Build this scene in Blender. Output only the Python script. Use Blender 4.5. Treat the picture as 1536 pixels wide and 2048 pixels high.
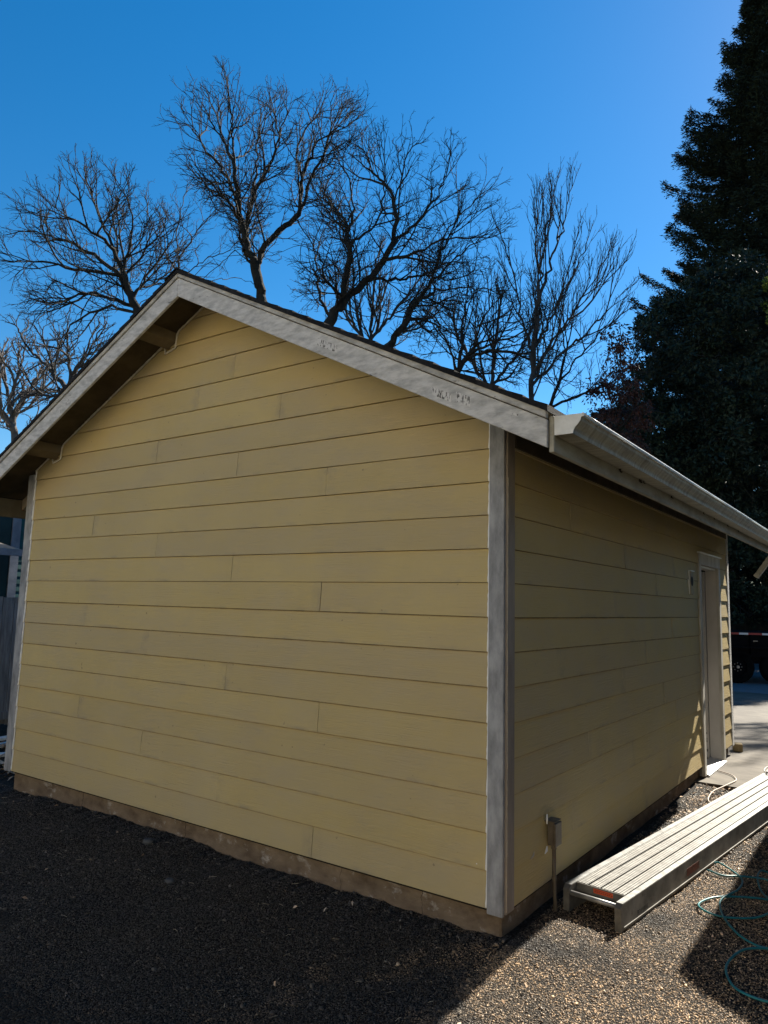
import bpy, bmesh, math, random, time
import numpy as np
from mathutils import Vector, Matrix

T0 = time.time()
for o in list(bpy.data.objects): bpy.data.objects.remove(o)
S = bpy.context.scene
COL = S.collection
R = math.radians

# ------------------------------------------------------------------ camera
CP = np.array([1.6637, -3.4435, 1.6281])
YAW, PIT, ROL, FPX = -0.618, 0.125, 0.0247, 1459.72          # focal length in pixels of the 1536 wide photo
_f = np.array([math.sin(YAW)*math.cos(PIT), math.cos(YAW)*math.cos(PIT), math.sin(PIT)])
_r0 = np.array([math.cos(YAW), -math.sin(YAW), 0.0]); _u0 = np.cross(_r0, _f)
CR = math.cos(ROL)*_r0 + math.sin(ROL)*_u0; CU = np.cross(CR, _f); CF = _f
cam = bpy.data.cameras.new('camera'); camo = bpy.data.objects.new('camera', cam); COL.objects.link(camo)
M = Matrix(((CR[0], CU[0], -CF[0], CP[0]), (CR[1], CU[1], -CF[1], CP[1]), (CR[2], CU[2], -CF[2], CP[2]), (0, 0, 0, 1)))
camo.matrix_world = M
cam.sensor_fit = 'HORIZONTAL'; cam.sensor_width = 36.0; cam.lens = 36.0*FPX/1536.0
cam.clip_start = 0.05; cam.clip_end = 2000
S.camera = camo
S.render.resolution_x = 768; S.render.resolution_y = 1024

def at(px, py, d):
    """point seen at a pixel of the photo, d metres deep"""
    return CP + d*(CF + (px-768)/FPX*CR - (py-1024)/FPX*CU)

# ------------------------------------------------------------------ light
SUN = Vector((0.185, 1.27, 1.0)).normalized()
EL = math.asin(SUN.z); AZ = math.atan2(SUN.x, SUN.y)
w = bpy.data.worlds.new('World'); S.world = w; w.use_nodes = True
nt = w.node_tree; nt.nodes.clear()
sky = nt.nodes.new('ShaderNodeTexSky'); sky.sky_type = 'NISHITA'; sky.sun_disc = False
sky.sun_elevation = EL; sky.sun_rotation = AZ; sky.altitude = 50; sky.air_density = 1.0; sky.dust_density = 0.09; sky.ozone_density = 2.5
hs = nt.nodes.new('ShaderNodeHueSaturation'); hs.inputs['Saturation'].default_value = 1.40; hs.inputs['Hue'].default_value = 0.497; hs.inputs['Value'].default_value = 1.0
bg = nt.nodes.new('ShaderNodeBackground'); bg.inputs['Strength'].default_value = 0.055
ow = nt.nodes.new('ShaderNodeOutputWorld')
nt.links.new(sky.outputs[0], hs.inputs['Color']); nt.links.new(hs.outputs[0], bg.inputs[0]); nt.links.new(bg.outputs[0], ow.inputs[0])
sl = bpy.data.lights.new('sun', 'SUN'); sl.energy = 5.0; sl.angle = R(0.5); sl.color = (1.0, 0.93, 0.80)
so = bpy.data.objects.new('sun', sl); COL.objects.link(so)
so.rotation_euler = SUN.to_track_quat('Z', 'Y').to_euler()
S.view_settings.view_transform = 'Standard'; S.view_settings.look = 'None'
S.view_settings.exposure = 1.55; S.view_settings.gamma = 1.0

# ------------------------------------------------------------------ materials
def nodes(m):
    m.use_nodes = True; t = m.node_tree; t.nodes.clear()
    b = t.nodes.new('ShaderNodeBsdfPrincipled'); o = t.nodes.new('ShaderNodeOutputMaterial')
    t.links.new(b.outputs[0], o.inputs[0]); return t, b
def N(t, kind, **kw):
    n = t.nodes.new(kind)
    for k, v in kw.items():
        if k in n.inputs: n.inputs[k].default_value = v
        else: setattr(n, k, v)
    return n
def ramp(t, fac, stops):
    r = t.nodes.new('ShaderNodeValToRGB'); e = r.color_ramp.elements
    while len(e) < len(stops): e.new(0.5)
    for i, (p, c) in enumerate(stops):
        e[i].position = p; e[i].color = (c if len(c) == 4 else (*c, 1)) if not isinstance(c, (int, float)) else (c, c, c, 1)
    t.links.new(fac, r.inputs[0]); return r.outputs[0]
def mixc(t, fac, a, b, mode='MIX'):
    m = t.nodes.new('ShaderNodeMix'); m.data_type = 'RGBA'; m.blend_type = mode
    for sock, v in ((m.inputs[0], fac), (m.inputs[6], a), (m.inputs[7], b)):
        if isinstance(v, (int, float)): sock.default_value = v
        elif isinstance(v, tuple): sock.default_value = (*v, 1) if len(v) == 3 else v
        else: t.links.new(v, sock)
    return m.outputs[2]
def math_(t, op, a, b=0.5, c=None):
    m = t.nodes.new('ShaderNodeMath'); m.operation = op
    for i, v in enumerate((a, b, c)):
        if v is None: continue
        if isinstance(v, (int, float)): m.inputs[i].default_value = v
        else: t.links.new(v, m.inputs[i])
    return m.outputs[0]
def coords(t, scale=(1, 1, 1), rot=(0, 0, 0)):
    tc = t.nodes.new('ShaderNodeTexCoord'); mp = t.nodes.new('ShaderNodeMapping')
    mp.inputs['Scale'].default_value = scale; mp.inputs['Rotation'].default_value = rot
    t.links.new(tc.outputs['Object'], mp.inputs[0]); return mp.outputs[0]
def noise(t, vec, scale, detail=5, rough=0.6, dist=0.0):
    n = N(t, 'ShaderNodeTexNoise', Scale=scale, Detail=detail, Roughness=rough, Distortion=dist)
    t.links.new(vec, n.inputs['Vector']); return n.outputs[0]
def bump(t, b, h, strength, distance=0.01):
    n = t.nodes.new('ShaderNodeBump'); n.inputs['Strength'].default_value = strength; n.inputs['Distance'].default_value = distance
    t.links.new(h, n.inputs['Height']); t.links.new(n.outputs[0], b.inputs['Normal'])
def island(t):
    g = t.nodes.new('ShaderNodeNewGeometry'); return g.outputs['Random Per Island']
MATS = {}
def mk(name, c1, c2, scale=8, rough=0.8, stretch=(1, 1, 1), bmp=0.3, bscale=40, bdist=0.004, isl=0.0, lo=0.35, hi=0.65,
       metal=0.0, spot=None, spotscale=30, spotlo=0.62, spec=0.3):
    m = bpy.data.materials.new(name); t, b = nodes(m)
    v = coords(t, stretch)
    col = ramp(t, noise(t, v, scale, 8, 0.62), [(lo, c1), (hi, c2)])
    if spot is not None:
        f = ramp(t, noise(t, coords(t, stretch), spotscale, 6, 0.7), [(spotlo, 0.0), (min(1, spotlo+0.1), 1.0)])
        col = mixc(t, f, col, spot)
    if isl:
        k = math_(t, 'MULTIPLY_ADD', island(t), isl*2, 1-isl)
        hv = t.nodes.new('ShaderNodeHueSaturation'); t.links.new(col, hv.inputs['Color']); t.links.new(k, hv.inputs['Value']); col = hv.outputs[0]
    t.links.new(col, b.inputs['Base Color'])
    b.inputs['Roughness'].default_value = rough; b.inputs['Metallic'].default_value = metal
    b.inputs['Specular IOR Level'].default_value = spec
    if bmp: bump(t, b, noise(t, coords(t, stretch), bscale, 6, 0.65), bmp, bdist)
    MATS[name] = m; return m

def siding_mat(name, axis, c1, c2):
    """painted fibre cement lap siding: embossed grain, whole boards faded differently, grey smears near the butt joints"""
    m = bpy.data.materials.new(name); t, b = nodes(m)
    st = (1.3, 1, 38) if axis == 'x' else (1, 1.3, 38)
    big = noise(t, coords(t), 1.3, 5, 0.6)
    col = ramp(t, big, [(0.3, c1), (0.7, c2)])
    isl = island(t)
    fade = ramp(t, isl, [(0.0, 0.0), (0.4, 0.15), (0.75, 0.38), (1.0, 0.68)])
    col = mixc(t, fade, col, (0.47, 0.382, 0.225))
    k = math_(t, 'MULTIPLY_ADD', math_(t, 'FRACT', math_(t, 'MULTIPLY', isl, 7.31), 0), 0.06, 0.97)
    hv = t.nodes.new('ShaderNodeHueSaturation'); t.links.new(col, hv.inputs['Color']); t.links.new(k, hv.inputs['Value']); col = hv.outputs[0]
    # soft vertical and blotchy fading
    patch = ramp(t, noise(t, coords(t, (1, 1, 2.2)), 2.4, 7, 0.65), [(0.42, 0.0), (0.68, 1.0)])
    col = mixc(t, math_(t, 'MULTIPLY', patch, 0.38), col, (0.43, 0.365, 0.27))
    # uv.x = distance to the nearest butt joint, uv.y = height in the board
    uv = t.nodes.new('ShaderNodeUVMap'); sp = t.nodes.new('ShaderNodeSeparateXYZ'); t.links.new(uv.outputs[0], sp.inputs[0])
    wob = noise(t, coords(t, (1, 1, 1)), 7, 4, 0.6)
    near = ramp(t, math_(t, 'ADD', sp.outputs[0], math_(t, 'MULTIPLY', math_(t, 'SUBTRACT', wob, 0.5), 0.25)), [(0.0, 1.0), (0.16, 0.0)])
    sm = ramp(t, noise(t, coords(t, (1, 1, 1)), 11, 8, 0.7), [(0.40, 0.0), (0.66, 1.0)])
    on = ramp(t, math_(t, 'FRACT', math_(t, 'MULTIPLY', isl, 13.7), 0), [(0.15, 0.15), (0.8, 1.0)])
    col = mixc(t, math_(t, 'MULTIPLY', math_(t, 'MULTIPLY', near, sm), math_(t, 'MULTIPLY', on, 0.62)), col, (0.285, 0.25, 0.205))
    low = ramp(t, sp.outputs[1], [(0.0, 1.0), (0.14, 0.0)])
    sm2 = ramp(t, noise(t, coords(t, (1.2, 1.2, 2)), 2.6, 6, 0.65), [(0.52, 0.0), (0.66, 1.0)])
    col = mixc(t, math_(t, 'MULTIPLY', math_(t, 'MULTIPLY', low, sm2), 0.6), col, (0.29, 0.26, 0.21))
    lap_shade = ramp(t, sp.outputs[1], [(0.945, 0.0), (0.965, 1.0)])  # contact shade under the laps, painted as a dark line on lower boards
    lap_shade_noise = ramp(t, noise(t, coords(t, (1, 1, 1)), 9, 4, 0.6), [(0.3, 0.25), (0.6, 0.65)])
    col = mixc(t, math_(t, 'MULTIPLY', lap_shade, lap_shade_noise), col, (0.19, 0.13, 0.06))
    dots = ramp(t, noise(t, coords(t), 26, 3, 0.5), [(0.735, 0.0), (0.76, 1.0)])
    col = mixc(t, math_(t, 'MULTIPLY', dots, 0.5), col, (0.16, 0.13, 0.09))
    scr = ramp(t, noise(t, coords(t, (1, 1, 9)), 9, 8, 0.75), [(0.66, 0.0), (0.70, 1.0)])
    col = mixc(t, math_(t, 'MULTIPLY', scr, 0.25), col, (0.62, 0.56, 0.42))
    t.links.new(col, b.inputs['Base Color']); b.inputs['Roughness'].default_value = 0.8; b.inputs['Specular IOR Level'].default_value = 0.06
    g = noise(t, coords(t, st), 3.2, 5, 0.55, 1.2)
    g = ramp(t, g, [(0.38, 0.0), (0.5, 0.7), (0.62, 1.0)])
    mask = ramp(t, noise(t, coords(t), 3.0, 3, 0.5), [(0.4, 0.3), (0.65, 1.0)])
    wv = math_(t, 'MULTIPLY', noise(t, coords(t), 1.1, 2, 0.5), 3.0)
    bump(t, b, math_(t, 'ADD', math_(t, 'MULTIPLY', g, mask), wv), 0.38, 0.0035)
    MATS[name] = m; return m

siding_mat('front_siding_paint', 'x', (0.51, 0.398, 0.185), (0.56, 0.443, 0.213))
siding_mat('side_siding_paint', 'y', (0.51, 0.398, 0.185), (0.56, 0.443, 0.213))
mk('corner_primer', (0.20, 0.205, 0.215), (0.40, 0.405, 0.42), 16, 0.85, (1, 1, 0.35), 0.35, 60, 0.003, spot=(0.42, 0.42, 0.42), spotscale=22, spotlo=0.66)
mk('side_primer', (0.24, 0.20, 0.165), (0.36, 0.31, 0.26), 8, 0.85, (1, 1, 0.25), 0.5, 40, 0.004, spot=(0.12, 0.10, 0.08), spotscale=14, spotlo=0.64)
mk('rake_paint', (0.27, 0.27, 0.265), (0.64, 0.63, 0.61), 26, 0.85, (0.45, 1, 1.3), 0.9, 60, 0.006, lo=0.18, hi=0.62, spot=(0.11, 0.11, 0.105), spotscale=24, spotlo=0.63)
mk('rake_trim_paint', (0.28, 0.27, 0.25), (0.56, 0.55, 0.52), 9, 0.8, (1, 1, 2), 0.6, 60, 0.005, spot=(0.08, 0.08, 0.075), spotscale=20, spotlo=0.64)
mk('peeled_paint', (0.10, 0.095, 0.09), (0.66, 0.65, 0.63), 48, 0.9, (1.6, 1, 0.7), 0.8, 90, 0.004, lo=0.40, hi=0.50)
mk('fascia_paint', (0.27, 0.25, 0.19), (0.44, 0.42, 0.345), 5, 0.7, (1, 0.6, 2), 0.3, 40, 0.003, spot=(0.10, 0.09, 0.07), spotscale=18, spotlo=0.68)
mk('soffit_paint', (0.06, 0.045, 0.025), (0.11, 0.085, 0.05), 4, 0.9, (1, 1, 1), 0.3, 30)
mk('lookout_paint', (0.15, 0.115, 0.07), (0.21, 0.165, 0.10), 6, 0.9)
mk('rusty_tail', (0.30, 0.25, 0.18), (0.36, 0.10, 0.03), 9, 0.9, lo=0.5, hi=0.6)
mk('caulk_white', (0.86, 0.86, 0.85), (0.92, 0.92, 0.91), 20, 0.5, bmp=0.3)
mk('caulk_pale', (0.62, 0.57, 0.47), (0.74, 0.70, 0.60), 20, 0.6, bmp=0.3)
mk('caulk_tan', (0.42, 0.36, 0.26), (0.55, 0.48, 0.37), 20, 0.6, bmp=0.3)
mk('foundation_concrete', (0.12, 0.085, 0.058), (0.26, 0.20, 0.145), 7, 0.95, (1, 1, 1.5), 0.9, 30, 0.012, lo=0.3, hi=0.7, spot=(0.40, 0.37, 0.34), spotscale=5.5, spotlo=0.585)
mk('crack_dark', (0.03, 0.02, 0.015), (0.07, 0.05, 0.04), 8, 0.95)
mk('shingle', (0.007, 0.007, 0.008), (0.02, 0.02, 0.022), 60, 0.95, bmp=0.8, bscale=180, bdist=0.004, isl=0.35)
mk('door_paint', (0.50, 0.475, 0.44), (0.60, 0.575, 0.54), 4, 0.45, (1, 1, 0.5), 0.15, 30)
mk('door_dirt', (0.03, 0.027, 0.02), (0.60, 0.58, 0.55), 16, 0.8, lo=0.36, hi=0.5)
mk('casing_paint', (0.38, 0.355, 0.30), (0.56, 0.54, 0.48), 6, 0.7, (1, 1, 0.4))
mk('threshold_metal', (0.55, 0.55, 0.56), (0.72, 0.72, 0.72), 12, 0.4, metal=0.6)
mk('dark_gap', (0.015, 0.012, 0.01), (0.03, 0.025, 0.02), 8, 0.95)
mk('box_metal', (0.10, 0.08, 0.055), (0.18, 0.15, 0.11), 12, 0.6, bmp=0.3)
mk('conduit_metal', (0.06, 0.045, 0.03), (0.14, 0.12, 0.09), 10, 0.55, (1, 1, 0.3), spot=(0.16, 0.08, 0.04), spotscale=9, spotlo=0.6)
mk('aluminium', (0.22, 0.22, 0.21), (0.42, 0.42, 0.41), 14, 0.42, (1, 1, 1), 0.2, 60, 0.002, metal=0.35, spot=(0.22, 0.20, 0.17), spotscale=20, spotlo=0.64, spec=0.5)
mk('aluminium_dull', (0.08, 0.075, 0.065), (0.20, 0.19, 0.17), 7, 0.6, (1, 1, 1), 0.2, 50, 0.002, metal=0.3, spot=(0.08, 0.07, 0.05), spotscale=12, spotlo=0.62)
mk('sticker_worn', (0.05, 0.02, 0.012), (0.15, 0.035, 0.018), 30, 0.7, bmp=0)
mk('sticker_orange', (0.50, 0.055, 0.015), (0.62, 0.09, 0.02), 10, 0.5, bmp=0)
mk('sticker_mark', (0.10, 0.02, 0.01), (0.15, 0.03, 0.02), 10, 0.6, bmp=0)
mk('ink_black', (0.01, 0.01, 0.01), (0.02, 0.02, 0.02), 10, 0.6, bmp=0)
mk('hose_teal', (0.008, 0.13, 0.15), (0.015, 0.20, 0.22), 10, 0.38, bmp=0, spec=0.5)
mk('cord_beige', (0.50, 0.42, 0.36), (0.62, 0.54, 0.47), 10, 0.6, bmp=0)
mk('cord_grey', (0.30, 0.30, 0.30), (0.42, 0.42, 0.41), 10, 0.5, bmp=0)
mk('bark_dark', (0.010, 0.009, 0.008), (0.032, 0.029, 0.024), 5, 0.95, (1, 1, 0.5), 0.8, 20, 0.03, spot=(0.07, 0.08, 0.03), spotscale=3, spotlo=0.62)
mk('bark_pale', (0.075, 0.062, 0.055), (0.16, 0.135, 0.12), 4, 0.95, (1, 1, 0.5), 0.5, 20, 0.02)
mk('bark_grey', (0.018, 0.017, 0.017), (0.05, 0.047, 0.047), 4, 0.9, (1, 1, 0.5), 0.5, 20, 0.02)
mk('weathered_fence', (0.13, 0.125, 0.125), (0.24, 0.235, 0.235), 5, 0.95, (8, 8, 0.8), 0.6, 12, 0.006, isl=0.22, spot=(0.04, 0.035, 0.03), spotscale=5, spotlo=0.68)
mk('dark_fence', (0.012, 0.010, 0.008), (0.028, 0.023, 0.018), 5, 0.95, (4, 4, 0.5), isl=0.3)
mk('teal_siding', (0.008, 0.05, 0.052), (0.016, 0.075, 0.078), 5, 0.7, isl=0.15)
mk('house_trim', (0.10, 0.115, 0.15), (0.17, 0.19, 0.23), 5, 0.7)
mk('house_glass', (0.004, 0.018, 0.022), (0.008, 0.028, 0.034), 5, 0.45, bmp=0, spec=0.15)
mk('roof_grey', (0.16, 0.14, 0.12), (0.30, 0.27, 0.23), 12, 0.95, isl=0.3, bscale=60)
mk('white_board', (0.70, 0.70, 0.68), (0.82, 0.82, 0.80), 5, 0.6)
mk('leaf_litter', (0.35, 0.20, 0.10), (0.62, 0.50, 0.38), 10, 0.8, isl=0.4)
mk('stick_litter', (0.22, 0.17, 0.11), (0.42, 0.36, 0.27), 10, 0.9, isl=0.5)
mk('wood_block', (0.22, 0.16, 0.08), (0.30, 0.23, 0.12), 7, 0.9, (8, 8, 1))
mk('trailer_black', (0.002, 0.002, 0.003), (0.004, 0.004, 0.005), 5, 0.7, bmp=0.1, spec=0.05)
mk('tyre_rubber', (0.003, 0.003, 0.003), (0.006, 0.006, 0.006), 8, 0.9, spec=0.05)
mk('hub_metal', (0.12, 0.12, 0.12), (0.25, 0.25, 0.25), 8, 0.4, metal=0.6)
mk('tape_red', (0.20, 0.008, 0.015), (0.25, 0.010, 0.02), 8, 0.4, bmp=0)
mk('tape_white', (0.45, 0.45, 0.45), (0.52, 0.52, 0.52), 8, 0.4, bmp=0)
mk('neighbour_siding', (0.42, 0.34, 0.22), (0.50, 0.41, 0.27), 5, 0.8)

def gutter_mat():
    m = bpy.data.materials.new('gutter_paint'); t, b = nodes(m)
    st = ramp(t, noise(t, coords(t, (3, 26, 1.2)), 1.6, 7, 0.65), [(0.36, 0.0), (0.62, 1.0)])
    col = mixc(t, st, (0.24, 0.225, 0.165), (0.43, 0.415, 0.335))
    bl = ramp(t, noise(t, coords(t, (2, 2.5, 3)), 2.2, 8, 0.7), [(0.5, 0.0), (0.68, 1.0)])
    col = mixc(t, math_(t, 'MULTIPLY', bl, 0.7), col, (0.12, 0.10, 0.06))
    dr = ramp(t, noise(t, coords(t, (2, 30, 2)), 2.4, 4, 0.6), [(0.66, 0.0), (0.72, 1.0)])
    col = mixc(t, math_(t, 'MULTIPLY', dr, 0.6), col, (0.07, 0.06, 0.045))
    t.links.new(col, b.inputs['Base Color']); b.inputs['Roughness'].default_value = 0.5
    bump(t, b, noise(t, coords(t, (1, 0.4, 1)), 30, 4, 0.6), 0.12, 0.003); MATS['gutter_paint'] = m
gutter_mat()
mk('gutter_white', (0.66, 0.66, 0.62), (0.84, 0.84, 0.81), 9, 0.45, bmp=0.1, spot=(0.25, 0.22, 0.16), spotscale=14, spotlo=0.66)

def deck_mat():
    m = bpy.data.materials.new('perforated_deck'); t, b = nodes(m)
    tc = t.nodes.new('ShaderNodeTexCoord'); sp = t.nodes.new('ShaderNodeSeparateXYZ'); t.links.new(tc.outputs['Object'], sp.inputs[0])
    # local x = across, y = along
    ry = math_(t, 'MULTIPLY', sp.outputs[1], 1/0.0200)
    rx = math_(t, 'MULTIPLY', sp.outputs[0], 1/0.0165)
    par = math_(t, 'MULTIPLY', math_(t, 'MODULO', math_(t, 'FLOOR', rx, 0), 2.0), 0.5)
    fx = math_(t, 'SUBTRACT', math_(t, 'FRACT', rx, 0), 0.5)
    fy = math_(t, 'SUBTRACT', math_(t, 'FRACT', math_(t, 'ADD', ry, par), 0), 0.5)
    d = math_(t, 'SQRT', math_(t, 'ADD', math_(t, 'MULTIPLY', fx, fx), math_(t, 'MULTIPLY', fy, fy)), 0)
    hole = ramp(t, d, [(0.30, 1.0), (0.38, 0.0)])
    col = ramp(t, noise(t, coords(t), 18, 8, 0.7), [(0.36, (0.15, 0.145, 0.13)), (0.6, (0.30, 0.29, 0.265))])
    dirt = ramp(t, noise(t, coords(t, (1, 0.6, 1)), 5, 7, 0.7), [(0.5, 0.0), (0.7, 1.0)])
    col = mixc(t, math_(t, 'MULTIPLY', dirt, 0.5), col, (0.14, 0.125, 0.095))
    wear = ramp(t, noise(t, coords(t), 7, 5, 0.7), [(0.30, 0.6), (0.5, 1.0)])
    col = mixc(t, math_(t, 'MULTIPLY', hole, wear), col, (0.012, 0.010, 0.008))
    t.links.new(col, b.inputs['Base Color']); b.inputs['Roughness'].default_value = 0.55; b.inputs['Metallic'].default_value = 0.1
    inv = math_(t, 'SUBTRACT', 1.0, hole); bump(t, b, inv, 0.5, 0.003); MATS['perforated_deck'] = m
deck_mat()

def ground_mat(name, a, b_, c, sc=110, bm=1.0, bd=0.012):
    m = bpy.data.materials.new(name); t, b = nodes(m); v = coords(t)
    vo = N(t, 'ShaderNodeTexVoronoi', Scale=sc); t.links.new(v, vo.inputs['Vector'])
    bw = t.nodes.new('ShaderNodeRGBToBW'); t.links.new(vo.outputs['Color'], bw.inputs[0])
    col = ramp(t, bw.outputs[0], [(0.2, a), (0.6, b_), (0.9, c)])
    big = ramp(t, noise(t, v, 1.3, 5, 0.6), [(0.35, (0.75, 0.72, 0.70)), (0.65, (1.2, 1.15, 1.05))])
    col = mixc(t, 1.0, col, big, 'MULTIPLY')
    t.links.new(col, b.inputs['Base Color']); b.inputs['Roughness'].default_value = 0.9; b.inputs['Specular IOR Level'].default_value = 0.2
    h = math_(t, 'SUBTRACT', 1.0, vo.outputs['Distance']); bump(t, b, h, bm, bd); MATS[name] = m
ground_mat('gravel_bed', (0.012, 0.010, 0.009), (0.035, 0.030, 0.025), (0.08, 0.07, 0.06))
ground_mat('far_soil', (0.05, 0.05, 0.035), (0.08, 0.075, 0.05), (0.11, 0.10, 0.07), 30)
def pebble_mat():
    m = bpy.data.materials.new('gravel_stones'); t, b = nodes(m)
    col = ramp(t, island(t), [(0.0, (0.015, 0.013, 0.011)), (0.45, (0.04, 0.034, 0.028)), (0.8, (0.085, 0.074, 0.06)), (0.985, (0.13, 0.115, 0.095)), (1.0, (0.30, 0.28, 0.25))])
    big = ramp(t, noise(t, coords(t), 1.7, 4, 0.6), [(0.35, (0.85, 0.82, 0.82)), (0.65, (1.15, 1.07, 0.95))])
    col = mixc(t, 1.0, col, big, 'MULTIPLY')
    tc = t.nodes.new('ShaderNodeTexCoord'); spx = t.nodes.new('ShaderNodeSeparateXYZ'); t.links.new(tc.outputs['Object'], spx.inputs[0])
    tan = ramp(t, math_(t, 'ADD', noise(t, coords(t), 2.2, 6, 0.65), math_(t, 'MULTIPLY', spx.outputs[0], 0.16)), [(0.44, 0.0), (0.60, 1.0)])  # tan soil tone that also paints the sunlit strip brighter toward the right
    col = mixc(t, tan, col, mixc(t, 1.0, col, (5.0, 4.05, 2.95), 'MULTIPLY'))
    t.links.new(col, b.inputs['Base Color']); b.inputs['Roughness'].default_value = 0.5; b.inputs['Specular IOR Level'].default_value = 0.5
    MATS['gravel_stones'] = m
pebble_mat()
def slab_mat():
    m = bpy.data.materials.new('driveway_concrete'); t, b = nodes(m); v = coords(t)
    col = ramp(t, noise(t, v, 1.1, 7, 0.65), [(0.3, (0.055, 0.044, 0.032)), (0.7, (0.15, 0.127, 0.095))])
    st = ramp(t, noise(t, coords(t, (1, 2, 1)), 3, 7, 0.7), [(0.40, 0.0), (0.6, 1.0)])
    col = mixc(t, math_(t, 'MULTIPLY', st, 0.75), col, (0.045, 0.034, 0.024))
    sp = ramp(t, noise(t, v, 60, 3, 0.6), [(0.66, 0.0), (0.72, 1.0)])
    col = mixc(t, math_(t, 'MULTIPLY', sp, 0.5), col, (0.04, 0.033, 0.026))
    t.links.new(col, b.inputs['Base Color']); b.inputs['Roughness'].default_value = 0.85
    bump(t, b, noise(t, v, 90, 5, 0.7), 0.35, 0.003); MATS['driveway_concrete'] = m
slab_mat()
def leaf_mat(name, a, b_, rough=0.45, tr=0.0):
    m = bpy.data.materials.new(name); t, b = nodes(m)
    col = ramp(t, island(t), [(0.0, a), (1.0, b_)])
    big = ramp(t, noise(t, coords(t), 0.8, 3, 0.5), [(0.35, (0.7, 0.7, 0.7)), (0.65, (1.3, 1.25, 1.1))])
    col = mixc(t, 1.0, col, big, 'MULTIPLY')
    t.links.new(col, b.inputs['Base Color']); b.inputs['Roughness'].default_value = rough; b.inputs['Specular IOR Level'].default_value = 0.2
    if tr:
        tb = t.nodes.new('ShaderNodeBsdfTranslucent'); t.links.new(col, tb.inputs[0]); ms = t.nodes.new('ShaderNodeMixShader'); ms.inputs[0].default_value = tr
        o = [n for n in t.nodes if n.type == 'OUTPUT_MATERIAL'][0]
        t.links.new(b.outputs[0], ms.inputs[1]); t.links.new(tb.outputs[0], ms.inputs[2]); t.links.new(ms.outputs[0], o.inputs[0])
    MATS[name] = m
leaf_mat('conifer_needles', (0.008, 0.013, 0.009), (0.024, 0.034, 0.020), 0.9)
leaf_mat('evergreen_leaves', (0.008, 0.015, 0.010), (0.026, 0.042, 0.027), 0.6)
leaf_mat('bright_leaves', (0.09, 0.13, 0.02), (0.20, 0.24, 0.05), 0.5, 0.35)
leaf_mat('russet_leaves', (0.035, 0.014, 0.012), (0.085, 0.035, 0.026), 0.6)

# ------------------------------------------------------------------ mesh helpers
class MB:
    def __init__(s): s.v = []; s.f = []; s.uv = []
    def poly(s, pts, uv=None):
        n = len(s.v); s.v += [tuple(map(float, p)) for p in pts]; s.f.append(tuple(range(n, n+len(pts)))); s.uv.append(uv)
    def mesh(s, vs, fs):
        n = len(s.v); s.v += [tuple(map(float, p)) for p in vs]
        for f in fs: s.f.append(tuple(i+n for i in f)); s.uv.append(None)
    def box(s, x0, x1, y0, y1, z0, z1):
        vs = [(x0,y0,z0),(x1,y0,z0),(x1,y1,z0),(x0,y1,z0),(x0,y0,z1),(x1,y0,z1),(x1,y1,z1),(x0,y1,z1)]
        s.mesh(vs, [(0,3,2,1),(4,5,6,7),(0,1,5,4),(1,2,6,5),(2,3,7,6),(3,0,4,7)])
    def prism(s, pts, a, b, axis='y'):
        """polygon pts (2d) extruded along an axis from a to b"""
        def mkp(p, q): return {'y': (p[0], q, p[1]), 'x': (q, p[0], p[1]), 'z': (p[0], p[1], q)}[axis]
        n = len(pts); vs = [mkp(p, a) for p in pts] + [mkp(p, b) for p in pts]
        fs = [tuple(range(n))[::-1], tuple(range(n, 2*n))] + [(i, (i+1) % n, n+(i+1) % n, n+i) for i in range(n)]
        s.mesh(vs, fs)
    def tube(s, pts, r, k=8, cap=True):
        pts = [Vector(p) for p in pts]; n0 = len(s.v); n = len(pts)
        rr = r if isinstance(r, (list, tuple)) else [r]*n
        prev = None
        for i, p in enumerate(pts):
            d = (pts[min(i+1, n-1)]-pts[max(i-1, 0)]).normalized()
            if prev is None:
                a = Vector((0, 0, 1)) if abs(d.z) < 0.9 else Vector((1, 0, 0)); prev = d.cross(a).normalized()
            u = (prev - d*prev.dot(d)).normalized(); prev = u; v2 = d.cross(u)
            for j in range(k):
                a = 2*math.pi*j/k; s.v.append(tuple(p + (u*math.cos(a)+v2*math.sin(a))*rr[i]))
        for i in range(n-1):
            for j in range(k):
                s.f.append((n0+i*k+j, n0+i*k+(j+1) % k, n0+(i+1)*k+(j+1) % k, n0+(i+1)*k+j)); s.uv.append(None)
        if cap:
            s.f.append(tuple(n0+j for j in range(k))[::-1]); s.uv.append(None)
            s.f.append(tuple(n0+(n-1)*k+j for j in range(k))); s.uv.append(None)
    def build(s, name, mat, parent=None, bevel=0.0, smooth=False, seg=1, merge=False):
        me = bpy.data.meshes.new(name); me.from_pydata(s.v, [], s.f)
        if any(u is not None for u in s.uv):
            l = me.uv_layers.new(name='UVMap'); i = 0
            for f, u in zip(s.f, s.uv):
                for j in range(len(f)):
                    l.data[i].uv = u[j] if u is not None else (5.0, 0.5)
                    i += 1
        if merge:
            bm = bmesh.new(); bm.from_mesh(me); bmesh.ops.remove_doubles(bm, verts=bm.verts, dist=2e-5); bm.to_mesh(me); bm.free()
        return finish(name, me, mat, parent, bevel, smooth, seg)
LOCAL = set()
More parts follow.
